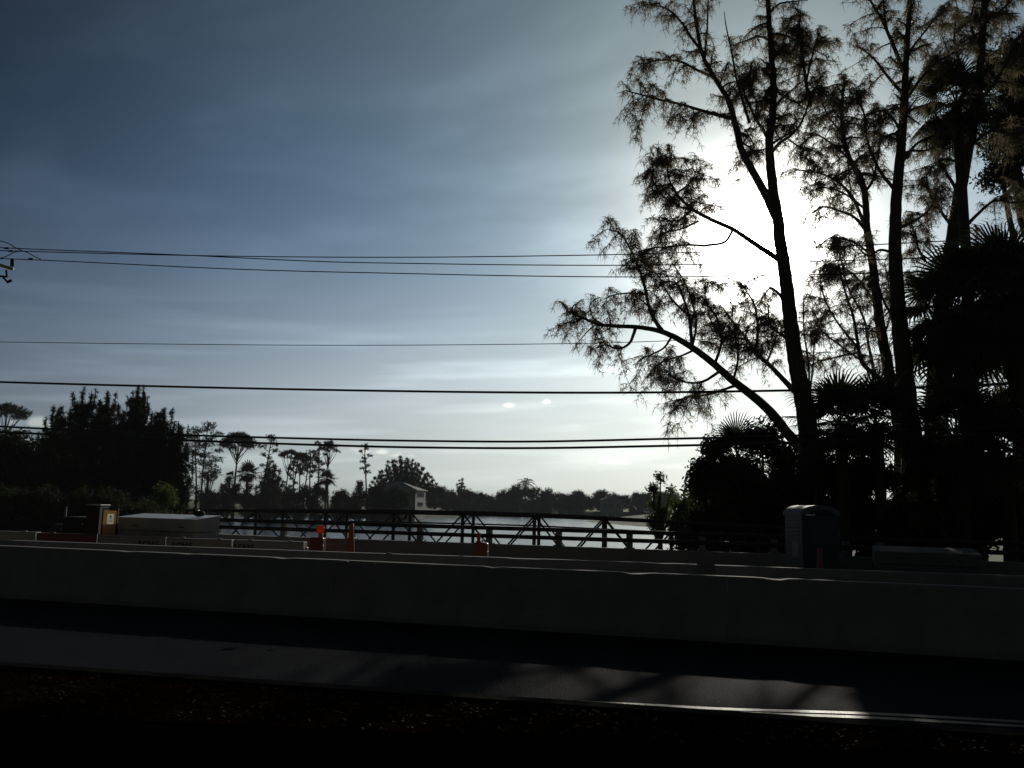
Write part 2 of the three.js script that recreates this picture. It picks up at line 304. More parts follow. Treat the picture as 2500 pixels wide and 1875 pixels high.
lump(838, 1373, 13.99, 0.05, 'larger lump of broken concrete on the nearer barrier by its joint', 4);
lump(912, 1378, 13.93, 0.025, 'small chip of concrete right of the larger lump on the nearer barrier', 6);
lump(949, 1351, 16.72, 0.035, 'small chip of concrete at the joint of the farther barrier row', 8);

// ---------------------------------------------------------------- parapet with a metal railing
const PA = level(G(530, 1304, 0.93), 0), PB = level(G(1890, 1352, 0.93), 0), pdir = PB.clone().sub(PA).normalize(), pturn = -Math.atan2(pdir.z, pdir.x);
{
  const t = thing('bridge_parapet', 'grey concrete bridge parapet topped by a two bar metal railing in front of the footbridge', 'railing', PA, pturn);
  const x0 = -3, x1 = 26;
  part('parapet_wall', boxUV(rbox(x1 - x0, 0.93, 0.3, 0.02, (x0 + x1) / 2, 0.465, 0)), mat.paleConcrete, t);
  const along = (px) => { const r = rayOf(px, 1330); return (PA.z * r.x - PA.x * r.z) / (pdir.x * r.z - pdir.z * r.x); };
  const postG = rbox(0.15, 0.42, 0.16, 0.02, 0, 0.21, 0), postB = rbox(0.24, 0.03, 0.24, 0.005, 0, 0.016, 0);
  for (const px of [360, 529, 691, 858, 1025, 1194, 1364, 1537, 1715, 1890, 2065, 2150]) { const o = part('railing_post', postG, mat.paleConcrete, t, V(along(px), 0.93, 0)); part('base_plate', postB, mat.rail, o); }
  for (const y of [1.335, 1.135]) { const g = new THREE.CapsuleGeometry(0.052, x1 - x0, 4, 10); g.rotateZ(Math.PI / 2); g.scale(1, 1, 0.7); part('rail_bar', g, mat.steel, t, V((x0 + x1) / 2, y, 0.12)); }
}

// ---------------------------------------------------------------- footbridge
{
  const D0 = 27.3, D1 = 22.6, zAt = (px) => lerp(D0, D1, (px - 455) / 1200);
  const topN = [[455, 1246], [626, 1247], [795, 1249.5], [962, 1251.5], [1130, 1255], [1305, 1259.5], [1478, 1267], [1660, 1275.5], [1850, 1285], [2045, 1296]];
  const nearTop = topN.map(([px, py]) => P(px, py, zAt(px))), e = nearTop.at(-1).clone().sub(nearTop[0]); e.y = 0; e.normalize();
  const back = V(e.z, 0, -e.x).multiplyScalar(2.45), H = 1.15, base = nearTop[4].clone(); base.y = -1;
  const t = thing('truss_footbridge', 'dark steel truss footbridge with crossed diagonals spanning the lake behind the railing', 'footbridge', base);
  const w = (p) => p.clone().sub(base);
  const bar = (name, a, b, r) => { const m = new MB(); m.tube([w(a), w(b)], r * 1.12, 4); return part(name, m.geo(), mat.steel, t); };
  for (const side of [0, 1]) {
    const top = side ? nearTop.map((p, i) => { const q = p.clone().add(back).addScaledVector(e, -0.66 * (1 - 0.02 * i)); q.y += [-0.02, 0, 0.02, 0.03, 0.03, 0.02, 0, -0.02, -0.03, -0.05][i]; return q; }) : nearTop;
    const low = (p, k = 1) => { const q = p.clone(); q.y -= H * k; return q; };
    for (let i = 0; i < top.length; i++) {
      bar('truss_post', top[i], low(top[i]), 0.046);
      if (i === top.length - 1) break;
      const mid = low(top[i].clone().lerp(top[i + 1], 0.5));
      bar('top_chord', top[i], top[i + 1], 0.042); bar('bottom_chord', low(top[i]), low(top[i + 1]), 0.036);
      bar('truss_diagonal', top[i], mid, 0.024); bar('truss_diagonal', mid, top[i + 1], 0.024);
      if (!side) bar('hand_rail', low(top[i], 0.24), low(top[i + 1], 0.24), 0.02);
    }
  }
  const dk = new MB(), dl = nearTop.map((p) => { const q = w(p); q.y -= H + 0.12; q.addScaledVector(back, 0.5); return q; });
  for (let i = 0; i < dl.length - 1; i++) { const len = dl[i].distanceTo(dl[i + 1]), g = new THREE.BoxGeometry(len - 0.004, 0.12, 2.3), d = dl[i + 1].clone().sub(dl[i]); g.rotateZ(Math.atan2(d.y, Math.hypot(d.x, d.z))); g.rotateY(-Math.atan2(d.z, d.x)); const c = dl[i].clone().lerp(dl[i + 1], 0.5); part('deck_panel', g, mat.kerb, t, c); }
  for (const i of [0, 3, 6, 9]) { const p = dl[i], m = new MB(); m.tube([V(p.x, p.y, p.z), V(p.x, -4, p.z)], 0.22, 10); part('pier', m.geo(), mat.kerb, t); }
}

// ---------------------------------------------------------------- building-site things
const font = await new FontLoader().loadAsync('fonts/droid/droid_sans_bold.typeface.json');
function words(str, h, m, parent, pos, sx = 1) { const g = new TextGeometry(str, { font, size: h, depth: 0.004, curveSegments: 3 }); g.computeBoundingBox(); g.translate(-(g.boundingBox.max.x + g.boundingBox.min.x) / 2, 0, 0); g.scale(sx, 1, 1); return part('lettering', g, m, parent, pos); }
{ // water filled plastic barriers, one after another
  const runs = [[-60, 95, 'whitePlastic', 'pale plastic road barrier at the far left edge, left of the red one', null], [97, 243, 'redPlastic', 'dark red plastic road barrier between the white ones, left of the tan panel', null], [246, 410, 'whitePlastic', 'white plastic road barrier with faint lettering, right of the red one', [370, 0.72]], [412, 572, 'whitePlastic', 'middle white plastic road barrier, lettered near its left end in front of the white box', [452, 1]], [574, 747, 'whitePlastic', 'brightest white plastic road barrier at the right end of its row, lettered at left', [601, 1]]];
  const topY = (x) => 1297 + (x < 411 ? x * 17 / 411 : 17 + (x - 411) * 10 / 336), dep = (x) => 20.4 - x / 747 * 1.3;
  for (const [a, b, m, label, text] of runs) {
    const pa = P(a, topY(a), dep(a)), pb = P(b, topY(b), dep(b)), L = Math.hypot(pb.x - pa.x, pb.z - pa.z), H = (pa.y + pb.y) / 2, c = level(pa.clone().lerp(pb, 0.5), 0);
    const t = thing('plastic_barrier', label, 'plastic barrier', c, -Math.atan2(pb.z - pa.z, pb.x - pa.x), 'plastic barriers behind the concrete rows');
    const s = new THREE.Shape([[-0.28, 0.02], [-0.28, 0.14], [-0.13, 0.36], [-0.1, H - 0.02], [-0.08, H], [0.08, H], [0.1, H - 0.02], [0.13, 0.36], [0.28, 0.14], [0.28, 0.02]].map(([x, y]) => new THREE.Vector2(x, y)));
    const g = new THREE.ExtrudeGeometry(s, { depth: L - 0.05, bevelEnabled: true, bevelThickness: 0.012, bevelSize: 0.012, bevelSegments: 2 }); g.translate(0, 0, -L / 2 + 0.025); g.rotateY(Math.PI / 2); part('shell', g, mat[m], t);
    for (const [x, z] of [[-L * 0.28, 0], [L * 0.28, 0]]) part('filler_cap', new THREE.CylinderGeometry(0.05, 0.055, 0.03, 14), mat[m], t, V(x, H + 0.02, z));
    for (const y of [0.4, H - 0.14]) part('hinge_lug', rbox(0.1, 0.07, 0.1, 0.02, L / 2, y, 0), mat[m], t);
    const pin = new MB(); pin.tube([V(L / 2 + 0.01, 0.3, 0.085), V(L / 2 + 0.01, H + 0.03, 0.085)], 0.013, 8); part('pin', pin.geo(), mat.chrome, t);
    if (text) { const q = P(text[0], topY(text[0]), dep(text[0])), x = Math.hypot(q.x - pa.x, q.z - pa.z) - L / 2; words('ACME', 0.15, text[1] < 1 ? mat.brown : mat.ink, t, V(x, H - 0.23, 0.124), 0.95); }
  }
}
function stub(px0, px1, y0, depth, label) { // a short orange plastic barrier block
  const a = P(px0, y0, depth), b = P(px1, y0, depth), w = b.x - a.x, H = a.y, t = thing('orange_barricade', label, 'barricade', V((a.x + b.x) / 2, 0, -depth), -0.15, 'orange barricade blocks');
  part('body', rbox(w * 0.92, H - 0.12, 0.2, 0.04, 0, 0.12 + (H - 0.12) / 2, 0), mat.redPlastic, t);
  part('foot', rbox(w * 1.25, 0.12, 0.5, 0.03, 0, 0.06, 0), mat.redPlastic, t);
  for (const y of [H - 0.03, H - 0.18]) part('bolt', new THREE.SphereGeometry(0.022, 10, 8), mat.chrome, t, V(w * 0.46, y, 0.1));
  return { t, w, H };
}
const s1 = stub(757, 795, 1311, 19, 'dark orange barricade block with a round lamp, beside the mesh');
{
  const c = P(783, 1293, 19), t = thing('warning_lamp', 'round orange warning lamp on the barricade block beside the mesh', 'warning lamp', V(c.x, s1.H, c.z - 0.02), 0, 'orange warning lamps');
  const lens = new THREE.CylinderGeometry(0.088, 0.088, 0.05, 24); lens.rotateX(Math.PI / 2); part('lens', lens, mat.orangeLens, t, V(0, c.y - s1.H, 0));
  part('lamp_case', rbox(0.1, 0.08, 0.06, 0.01, 0, 0.045, 0), mat.orangePlastic, t);
  const rim = new THREE.TorusGeometry(0.09, 0.01, 6, 24); part('lens_rim', rim, mat.orangePlastic, t, V(0, c.y - s1.H, 0.02));
}
const s2 = stub(1155, 1194, 1324, 17.4, 'dark orange barricade block standing alone below the footbridge');
{
  const c = P(1169, 1300, 17.4), t = thing('warning_lamp', 'slim orange warning lamp on the lone barricade block below the footbridge', 'warning lamp', V(c.x, s2.H, c.z), 0, 'orange warning lamps'), h = c.y - s2.H;
  const body = new THREE.LatheGeometry([[0, h], [0.02, h], [0.035, h * 0.8], [0.042, h * 0.45], [0.035, h * 0.2], [0.055, 0.02], [0.055, 0], [0, 0]].map(([x, y]) => new THREE.Vector2(x, y)), 18); part('lens', body, mat.orangePlastic, t);
  part('clamp', rbox(0.05, 0.05, 0.05, 0.01, 0.08, 0.03, 0.02), mat.chrome, t);
}
function cone(px, topPy, depth, H, label) {
  const c = P(px, topPy, depth), y = c.y - H, t = thing('traffic_cone', label, 'traffic cone', V(c.x, Math.max(0.0, y), c.z), 0, 'orange traffic cones');
  if (y > 0.2) t.position.y = y;
  const r = H * 0.11;
  part('cone_body', new THREE.LatheGeometry([[r, 0.03], [r * 0.98, 0.06], [r * 0.3, H * 0.93], [r * 0.26, H], [0, H]].map(([x, q]) => new THREE.Vector2(x, q)), 22), mat.conePlastic, t);
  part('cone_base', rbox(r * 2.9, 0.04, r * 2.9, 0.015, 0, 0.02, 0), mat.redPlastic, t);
  return t;
}
const c1 = P(859, 1279, 19.2); cone(859, 1279, 19.2, c1.y, 'tall orange traffic cone holding the right end of the sagging mesh');
const c2 = P(2001, 1338, 17.2); cone(2001, 1338, 17.2, c2.y, 'orange traffic cone standing beside the portable toilet');
{ // sagging plastic mesh
  const a = P(798, 1308, 19.1), b = P(852, 1288, 19.2), mb = new MB(), H = 0.6, N = 11, K = 7, pt = (u, v) => { const p = a.clone().lerp(b, u); p.y = lerp(a.y, b.y, u * u) - v * H * (1 - 0.25 * Math.sin(u * 3.1)) - 0.12 * Math.sin(u * Math.PI) * (1 - v); p.z += 0.06 * Math.sin(u * 5 + v * 4); return p; };
  for (let i = 0; i <= N; i++) mb.tube(Array.from({ length: K + 1 }, (_, k) => pt(i / N, k / K)), 0.0028, 4, false);
  for (let k = 0; k <= K; k++) mb.tube(Array.from({ length: N + 1 }, (_, i) => pt(i / N, k / K)), 0.0032, 4, false);
  const o = shade(new THREE.Mesh(mb.geo(), mat.orangePlastic)); o.name = 'safety_mesh'; scene.add(o); tag(o, 'orange plastic safety mesh sagging between the barricade block and the tall cone', 'safety mesh');
}
{ // tan panel with a paper label
  const d = 20.6, bl = P(246, 1306, d), br = P(284, 1304, d), tp = P(266, 1241, d), w = br.x - bl.x, H = tp.y;
  const t = thing('notice_board', 'upright tan board with a white paper notice, lit from behind, left of the white box', 'notice board', V((bl.x + br.x) / 2, 0, -d), -0.1);
  const fr = [rbox(0.03, H, 0.05, 0.006, -w / 2, H / 2, 0), rbox(0.03, H, 0.05, 0.006, w / 2, H / 2, 0), rbox(w - 0.035, 0.03, 0.05, 0.006, 0, H - 0.015, 0)]; part('frame', mergeGeometries(fr.map((g) => g.index ? g.toNonIndexed() : g)), mat.brown, t);
  const ps = new THREE.Shape([[-w / 2 + 0.017, 0.35], [w / 2 - 0.017, 0.35], [w / 2 - 0.017, H - 0.05], [-w / 2 + 0.017, H - 0.05]].map(([x, y]) => new THREE.Vector2(x, y)));
  ps.holes.push(new THREE.Path([[-0.06, H - 0.37], [-0.06, H - 0.13], [0.1, H - 0.13], [0.1, H - 0.37]].map(([x, y]) => new THREE.Vector2(x, y)))); part('panel', new THREE.ShapeGeometry(ps), mat.tan, t);
  part('notice', new THREE.PlaneGeometry(0.17, 0.25).translate(0.02, H - 0.25, 0.008), mat.paper, t);
  const mk = new MB(); mk.tri(V(0.02 - 0.035, H - 0.22, 0.013), V(0.02 + 0.035, H - 0.22, 0.013), V(0.02, H - 0.15, 0.013)); part('warning_triangle', mk.geo(true), mat.ink, t);
  for (const y of [0.25, 0.285, 0.32]) part('printed_line', new THREE.PlaneGeometry(0.11, 0.012).translate(0.02, H - y, 0.013), mat.ink, t);
  const st = new MB(); st.tube([V(-w / 2, 0.3, -0.06), V(w / 2 - 0.02, 0.62, -0.06)], 0.022, 6); part('brace', st.geo(), mat.brown, t);
  const b2 = P(240, 1231, d + 0.3), box = thing('equipment_cabinet', 'tall dark brown cabinet with a glint on its top edge painted as a pale lid behind the tan board', 'cabinet', V(b2.x - 0.02, 0, -d - 0.35), -0.1);
  part('cabinet_body', rbox(0.34, b2.y - 0.04, 0.4, 0.015, 0, (b2.y - 0.04) / 2, 0), mat.brown, box);
  part('glint_lid', rbox(0.38, 0.035, 0.44, 0.012, 0, b2.y - 0.02, 0), mat.whiteSteel, box);  // pale colour stands in for the glint along the top edge
  part('cabinet_door', rbox(0.28, b2.y - 0.4, 0.02, 0.008, 0, (b2.y) / 2, 0.208), mat.brown, box);
}
function jobBox(label, c, W, D, H, turn, body = mat.whiteSteel, top = mat.sunlitLidSteel) {
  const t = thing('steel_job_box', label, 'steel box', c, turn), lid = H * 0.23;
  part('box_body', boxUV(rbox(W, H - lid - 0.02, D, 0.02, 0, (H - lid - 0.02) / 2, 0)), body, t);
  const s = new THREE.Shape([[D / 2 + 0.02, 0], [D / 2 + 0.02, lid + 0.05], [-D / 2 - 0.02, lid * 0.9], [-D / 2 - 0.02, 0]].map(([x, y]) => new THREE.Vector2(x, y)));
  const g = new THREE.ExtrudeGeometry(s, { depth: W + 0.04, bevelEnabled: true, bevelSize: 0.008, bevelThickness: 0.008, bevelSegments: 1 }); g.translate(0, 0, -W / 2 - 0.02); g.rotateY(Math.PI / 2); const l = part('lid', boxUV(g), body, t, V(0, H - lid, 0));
  const sl = Math.atan2(0.05 + lid * 0.1, D + 0.04), sheet = boxUV(rbox(W + 0.07, 0.012, (D + 0.09) / Math.cos(sl), 0.004)); sheet.rotateX(sl); part('sunlit_lid_sheet', sheet, top, l, V(0, lid * 0.95 + 0.025 + 0.016, 0));  // sheet added over the lid to carry the paler, lit-looking top colour
  for (const x of [-0.3, 0.3]) { const h = new MB(); h.tube([V(x * W, 0.1, D / 2 + 0.02), V(x * W, 0.1, D / 2 + 0.07), V(x * W + 0.14, 0.1, D / 2 + 0.07), V(x * W + 0.14, 0.1, D / 2 + 0.02)], 0.01, 6); part('handle', h.geo(), mat.ink, l); }
  for (const x of [-0.47, 0.47]) part('corner_post', rbox(0.06, H - lid - 0.06, 0.03, 0.008, x * W, (H - lid) / 2, D / 2 + 0.012), body, t);
  for (const [x, r] of [[0.02, 0.06], [0.3, 0.045]]) { const m = new MB(); m.tri(V(x * W - r, H * 0.55, D / 2 + 0.005), V(x * W + r, H * 0.55, D / 2 + 0.005), V(x * W, H * 0.55 + r * 1.7, D / 2 + 0.005)); part('warning_triangle', m.geo(true), mat.ink, t); for (const k of [0.06, 0.1]) part('printed_line', new THREE.PlaneGeometry(r * 3, 0.014).translate(x * W, H * 0.55 - k, D / 2 + 0.005), mat.ink, t); }
  for (const x of [-0.4, 0.4]) part('skid', rbox(0.1, 0.08, D * 0.95, 0.01, x * W, -0.03, 0), mat.ink, t);
  return t;
}
{
  const a = P(304, 1262, 21.2), b = P(492, 1270, 20.4), W = Math.hypot(b.x - a.x, b.z - a.z), c = a.clone().lerp(b, 0.5), turn = -Math.atan2(b.z - a.z, b.x - a.x);
  c.z -= 0.4; jobBox('long white steel box with a sloping lid that has sunlight painted into its colour, behind the lettered plastic barriers', V(c.x, 0.08, c.z), W, 0.8, c.y - 0.06, turn);
  const h = P(487, 1247, 20.9), o = thing('tool_bag', 'small dark bag with a shiny clasp lying on the white box lid', 'bag', V(h.x, h.y - 0.1, h.z)); const g = new THREE.SphereGeometry(0.14, 14, 10); g.scale(1, 0.55, 0.8); g.translate(0, 0.03, 0); part('bag_body', g, mat.black, o); part('clasp', rbox(0.08, 0.02, 0.05, 0.005, -0.04, 0.115, 0.02), mat.chrome, o); const hd = new THREE.TorusGeometry(0.07, 0.012, 6, 16, Math.PI); hd.translate(0.02, 0.09, 0); part('handle', hd, mat.black, o);
  const a2 = P(2160, 1342, 17.9), b2 = P(2415, 1352, 17.2), c3 = a2.clone().lerp(b2, 0.5);
  jobBox('steel box with blue-grey shade toned into its colour and a lid painted paler as if lit, right of the portable toilet', V(c3.x, 0.08, c3.z - 0.5), Math.hypot(b2.x - a2.x, b2.z - a2.z), 1.0, c3.y - 0.1, -Math.atan2(b2.z - a2.z, b2.x - a2.x), mat.shadedWhiteSteel, mat.whiteSteel);
}
{ // a dark machine among the shrubs
  const d = 22.5, a = P(108, 1252, d), b = P(232, 1262, d), W = b.x - a.x, H = a.y, t = thing('site_generator', 'black site machine with small shiny fittings in the shade left of the brown cabinet', 'machine', V((a.x + b.x) / 2, 0.12, -d - 0.6), -0.2);
  part('chassis', rbox(W, 0.14, 0.9, 0.03, 0, 0.45, 0), mat.ink, t); part('hood', rbox(W * 0.62, H - 0.75, 0.85, 0.08, W * 0.14, 0.54 + (H - 0.75) / 2, 0), mat.black, t); part('engine', rbox(W * 0.25, (H - 0.75) * 0.7, 0.6, 0.05, -W * 0.33, 0.54 + (H - 0.75) * 0.35, 0), mat.ink, t);
  for (const x of [-W * 0.28, W * 0.28]) for (const z of [-0.45, 0.45]) { const g = new THREE.CylinderGeometry(0.3, 0.3, 0.16, 20); g.rotateX(Math.PI / 2); const o = part('wheel', g, mat.black, t, V(x, 0.2, z)); const h = new THREE.CylinderGeometry(0.13, 0.13, 0.18, 14); h.rotateX(Math.PI / 2); part('hub', h, mat.rail, o); }
  const ex = new MB(); ex.tube([V(-W * 0.3, 0.8, 0.1), V(-W * 0.3, H + 0.05, 0.1)], 0.03, 8); part('exhaust', ex.geo(), mat.rail, t);
  for (const [x, y] of [[-0.2, 0.9], [0.1, 0.8], [0.42, 1.05]]) part('fitting', new THREE.SphereGeometry(0.022, 8, 6), mat.chrome, t, V(x, y, 0.44));
}
{ // portable toilet
  const d = 18.1, W = 0.8, bl = P(1934, 1260, d), t = thing('portable_toilet', 'dark blue portable toilet with a pale arched roof beside the railing', 'portable toilet', V(P(1996, 1300, d).x, 0, -d - 0.35), 0.12), H = 1.86;
  part('side_wall', rbox(0.04, H - 0.1, W, 0.012, -W / 2, H / 2 + 0.05, 0), mat.toiletSideLit, t); part('side_wall', rbox(0.04, H - 0.1, W, 0.012, W / 2, H / 2 + 0.05, 0), mat.toiletBody, t);  // left wall painted lighter than the right one, as the lit side
  part('back_wall', rbox(W - 0.05, H - 0.1, 0.04, 0.012, 0, H / 2 + 0.05, -W / 2), mat.toiletBody, t); part('front_wall', rbox(W - 0.05, H - 0.1, 0.04, 0.012, 0, H / 2 + 0.05, W / 2), mat.toiletBody, t);
  part('door', rbox(W * 0.68, H - 0.35, 0.03, 0.012, 0.03, H / 2 + 0.02, W / 2 + 0.035), mat.toiletBody, t); part('door_handle', rbox(0.05, 0.14, 0.04, 0.012, 0.3, 0.95, W / 2 + 0.07), mat.ink, t);
  part('skid', rbox(W + 0.1, 0.1, W + 0.1, 0.02, 0, 0.05, 0), mat.ink, t);
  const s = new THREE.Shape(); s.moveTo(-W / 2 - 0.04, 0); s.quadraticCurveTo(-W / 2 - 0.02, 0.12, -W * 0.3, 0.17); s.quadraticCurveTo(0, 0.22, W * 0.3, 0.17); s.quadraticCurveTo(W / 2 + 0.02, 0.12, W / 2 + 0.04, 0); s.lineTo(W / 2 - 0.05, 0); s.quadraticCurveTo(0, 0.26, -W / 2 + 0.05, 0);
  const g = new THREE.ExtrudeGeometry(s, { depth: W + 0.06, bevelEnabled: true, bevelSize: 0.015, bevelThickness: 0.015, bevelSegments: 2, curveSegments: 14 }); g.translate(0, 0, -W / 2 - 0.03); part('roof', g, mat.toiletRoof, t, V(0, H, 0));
  for (let k = 0; k < 5; k++) part('vent_louvre', rbox(0.03, 0.025, W * 0.7, 0.006, -W / 2 - 0.03, H - 0.12 - k * 0.075, 0), mat.toiletRoof, t);
  part('side_sign', rbox(0.008, 0.3, 0.3, 0.002, -W / 2 - 0.026, H - 0.75, 0.1), mat.whiteSteel, t);
  const vent = new MB(); vent.tube([V(0.28, H, -0.3), V(0.28, H + 0.25, -0.3)], 0.05, 10); part('vent_pipe', vent.geo(), mat.toiletBody, t);
}
{ // the door of the car the picture is taken from
  const d = 0.58, a = P(-250, 1742, d), b = P(1250, 1806, d), c = P(2750, 1864, d);
  const t = thing('car_door', 'black car door sill along the bottom edge of the view', 'car door', V(0, 0.3, -d));
  const top = [a, b, c].map((p) => p.clone().sub(t.position)), s = new THREE.Shape(); s.moveTo(top[0].x - 0.3, -0.2); s.lineTo(top[0].x - 0.3, top[0].y + 0.01); top.forEach((p) => s.lineTo(p.x, p.y)); s.lineTo(top[2].x + 0.3, top[2].y - 0.02); s.lineTo(top[2].x + 0.3, -0.2);
  const g = new THREE.ExtrudeGeometry(s, { depth: 0.09, bevelEnabled: true, bevelSize: 0.012, bevelThickness: 0.012, bevelSegments: 3 }); g.translate(0, -0.012, 0); part('door_panel', g, mat.doorBlack, t);
  const seal = new MB(); seal.tube(top.map((p) => V(p.x, p.y - 0.008, -0.016)), 0.006, 6); part('window_seal', seal.geo(), mat.doorBlack, t);
}
{ // leaf litter on the median
  const R = mulberry(99), ms = [], g = new THREE.PlaneGeometry(0.05, 0.03, 2, 1); g.rotateX(-Math.PI / 2); const p = g.attributes.position; for (let i = 0; i < p.count; i++) p.setY(i, 0.012 * Math.cos(p.getX(i) * 60)); g.computeVertexNormals();
  for (let i = 0; i < 5200; i++) { const q = road(-9 + R() * 18, 5.85 + Math.pow(R(), 1.4) * 3.2, 0.11); ms.push(tf(q, new THREE.Quaternion().setFromEuler(new THREE.Euler((R() - 0.5) * 0.9, R() * 6.28, (R() - 0.5) * 0.9)), 0.3 + R() * 0.6)); }
  const o = copies('leaf_litter', g, phys(rgb(0.022, 0.015, 0.009), 0.85, { specularIntensity: 0.08 }), ms, null, () => rgb(0.35 + R() * 0.8, 0.35 + R() * 0.7, 0.4 + R() * 0.5)); o.userData.label = 'dry brown leaf litter scattered over the median';
}

// ---------------------------------------------------------------- power lines and their pole
function wire(pxs, r, label, pole) {
  const pts = smooth(pxs.map(([x, y]) => P(x, y, lerp(27, 22, x / 2500))), 60), mb = new MB(); mb.tube(pts, r, 6);
  const o = shade(new THREE.Mesh(mb.geo(), mat.wire)); o.name = numbered('power_line'); scene.add(o); tag(o, label, 'power line', 'power lines across the sky'); return pts[0];
}
wire([[-60, 602], [100, 609], [430, 622], [800, 639], [1000, 643], [1300, 647], [1600, 647], [2100, 635], [2500, 618], [3000, 585]], 0.016, 'middle of the three upper power lines on the right side, highest at the left edge');
wire([[-60, 610], [150, 616], [430, 623], [700, 627], [1000, 628], [1300, 625], [1600, 619], [2100, 599], [2500, 577], [3000, 540]], 0.016, 'uppermost of the three high power lines where they enter the big tree');
wire([[-60, 629], [100, 635], [600, 658], [1000, 668], [1300, 674], [1600, 676], [2100, 668], [2500, 655], [3000, 630]], 0.016, 'lowest of the three high power lines meeting at the left pole');
wire([[-60, 834], [400, 840], [850, 843], [1300, 840], [1520, 836], [2100, 811], [2500, 790], [3000, 760]], 0.011, 'single thin power line about halfway up the sky');
wire([[-60, 931], [300, 941], [800, 952], [1250, 958], [1600, 958], [2150, 948], [2500, 935], [3000, 910]], 0.034, 'thickest single power line crossing the tips of the left pines');
wire([[-60, 1038], [200, 1051], [450, 1062], [800, 1072], [1000, 1076], [1300, 1078], [1600, 1072], [1890, 1065], [2500, 1040]], 0.032, 'upper one of the lowest pair of power lines above the far trees');
wire([[-60, 1052], [200, 1064], [450, 1075], [800, 1087], [1000, 1092], [1300, 1094], [1600, 1089], [1845, 1083], [2500, 1060]], 0.034, 'lower one of the lowest pair of power lines above the far trees');
{
  const d = 27.1, q = (px, py) => P(px, py, d), foot = q(-70, 900); foot.y = landY(foot.x, foot.z);
  const t = thing('utility_pole', 'wooden utility pole with a crossarm and insulators at the left edge', 'utility pole', foot), L = (p) => p.clone().sub(foot);
  const mb = new MB(); mb.tube([V(0, -0.3, 0), L(q(-70, 540))], (u) => lerp(0.2, 0.14, u), 12); part('pole', mb.geo(), mat.pole, t);
  const arm = (a, b, r, m, n = 'crossarm') => { const k = new MB(); k.tube([L(a), L(b)], r, 6); return part(n, k.geo(), m, t); };
  arm(q(-110, 612), q(32, 657), 0.055, mat.wood); arm(q(-70, 668), q(18, 676), 0.035, mat.ink, 'bracket'); arm(q(8, 678), q(20, 690), 0.03, mat.ink, 'bracket'); arm(q(15, 659), q(17, 677), 0.035, mat.ink, 'fuse_holder'); arm(q(17, 689), q(29, 684), 0.05, mat.ink, 'fuse_holder');
  for (const [x, y] of [[30, 640], [-20, 622], [-68, 606]]) { const k = new MB(); k.tube([L(q(x, y + 10)), L(q(x, y - 8))], (u) => 0.045 + 0.02 * Math.cos(u * 18), 8); part('insulator', k.geo(), mat.ink, t); }
  for (const [x, y] of [[16, 606], [26, 613], [75, 632]]) { const k = new MB(); k.tube([L(q(x - 5, y)), L(q(x + 5, y))], 0.035, 6); part('wire_clamp', k.geo(), mat.ink, t); }
  const loop = (pxs) => { const k = new MB(); k.tube(smooth(pxs.map(([x, y]) => L(q(x, y))), 24), 0.016, 5); part('jumper_wire', k.geo(), mat.wire, t); };
  loop([[-60, 592], [-10, 588], [15, 592], [40, 606], [56, 613]]); loop([[-30, 634], [10, 628], [38, 615], [60, 614], [80, 624], [100, 633]]);
}

// ---------------------------------------------------------------- foliage shapes
const RG = mulberry(7);
function sprayGeo(n, len, w, droop, open) { // a hanging tuft of fine needle-like twigs
  const mb = new MB();
  for (let i = 0; i < n; i++) {
    const a = RG() * 6.28, o = open * (0.4 + 0.8 * RG()), d = V(Math.cos(a) * o, 0.25 - RG() * 0.7, Math.sin(a) * o).normalize(), l = len * (0.5 + 0.7 * RG()), pts = [];
    for (let k = 0; k <= 2; k++) { const t = k / 2; pts.push(V(d.x * l * t, d.y * l * t - droop * l * t * t, d.z * l * t)); }
    mb.strip(pts, [w * 0.7, w, w * 0.12], V(-Math.sin(a), 0.3, Math.cos(a)).normalize());
  }
  return mb.geo(true);
}
function tuftGeo(n, len, w) { // pine needles all round
  const mb = new MB();
  for (let i = 0; i < n; i++) { const d = V(RG() - 0.5, RG() * 0.9 - 0.3, RG() - 0.5).normalize(), l = len * (0.6 + 0.5 * RG()), s = V(0, 0, 0).crossVectors(d, V(RG() - 0.5, RG() - 0.5, RG() - 0.5)).normalize(); mb.strip([V(0, 0, 0), d.clone().multiplyScalar(l * 0.55), d.clone().multiplyScalar(l)], [w * 0.6, w, w * 0.1], s); }
  return mb.geo(true);
}
function clusterGeo(n, R, size) { // loose broad leaves
  const mb = new MB();
  for (let i = 0; i < n; i++) { const c = V(RG() - 0.5, RG() - 0.5, RG() - 0.5).normalize().multiplyScalar(R * Math.cbrt(RG())), d = V(RG() - 0.5, RG() - 0.7, RG() - 0.5).normalize(), s = V(0, 0, 0).crossVectors(d, V(RG() - 0.5, RG() - 0.5, RG() - 0.5)).normalize(), l = size * (0.6 + 0.7 * RG()); mb.strip([c, c.clone().addScaledVector(d, l * 0.5), c.clone().addScaledVector(d, l)], [l * 0.04, l * 0.24, l * 0.02], s); }
  return mb.geo(true);
}
const SPRAY = [sprayGeo(7, 0.16, 0.0078, 0.45, 0.9), sprayGeo(6, 0.21, 0.0075, 0.9, 0.5)], TUFT = tuftGeo(26, 1, 0.035), LEAF = clusterGeo(12, 0.5, 0.34), LEAF2 = clusterGeo(16, 0.5, 0.42);
const tintR = mulberry(17), tint = () => { const k = 0.65 + 0.7 * tintR(), y = tintR() * 0.3; return rgb(k * (1 + y), k * (1 + y * 0.4), k * (1 - y * 0.5)); };

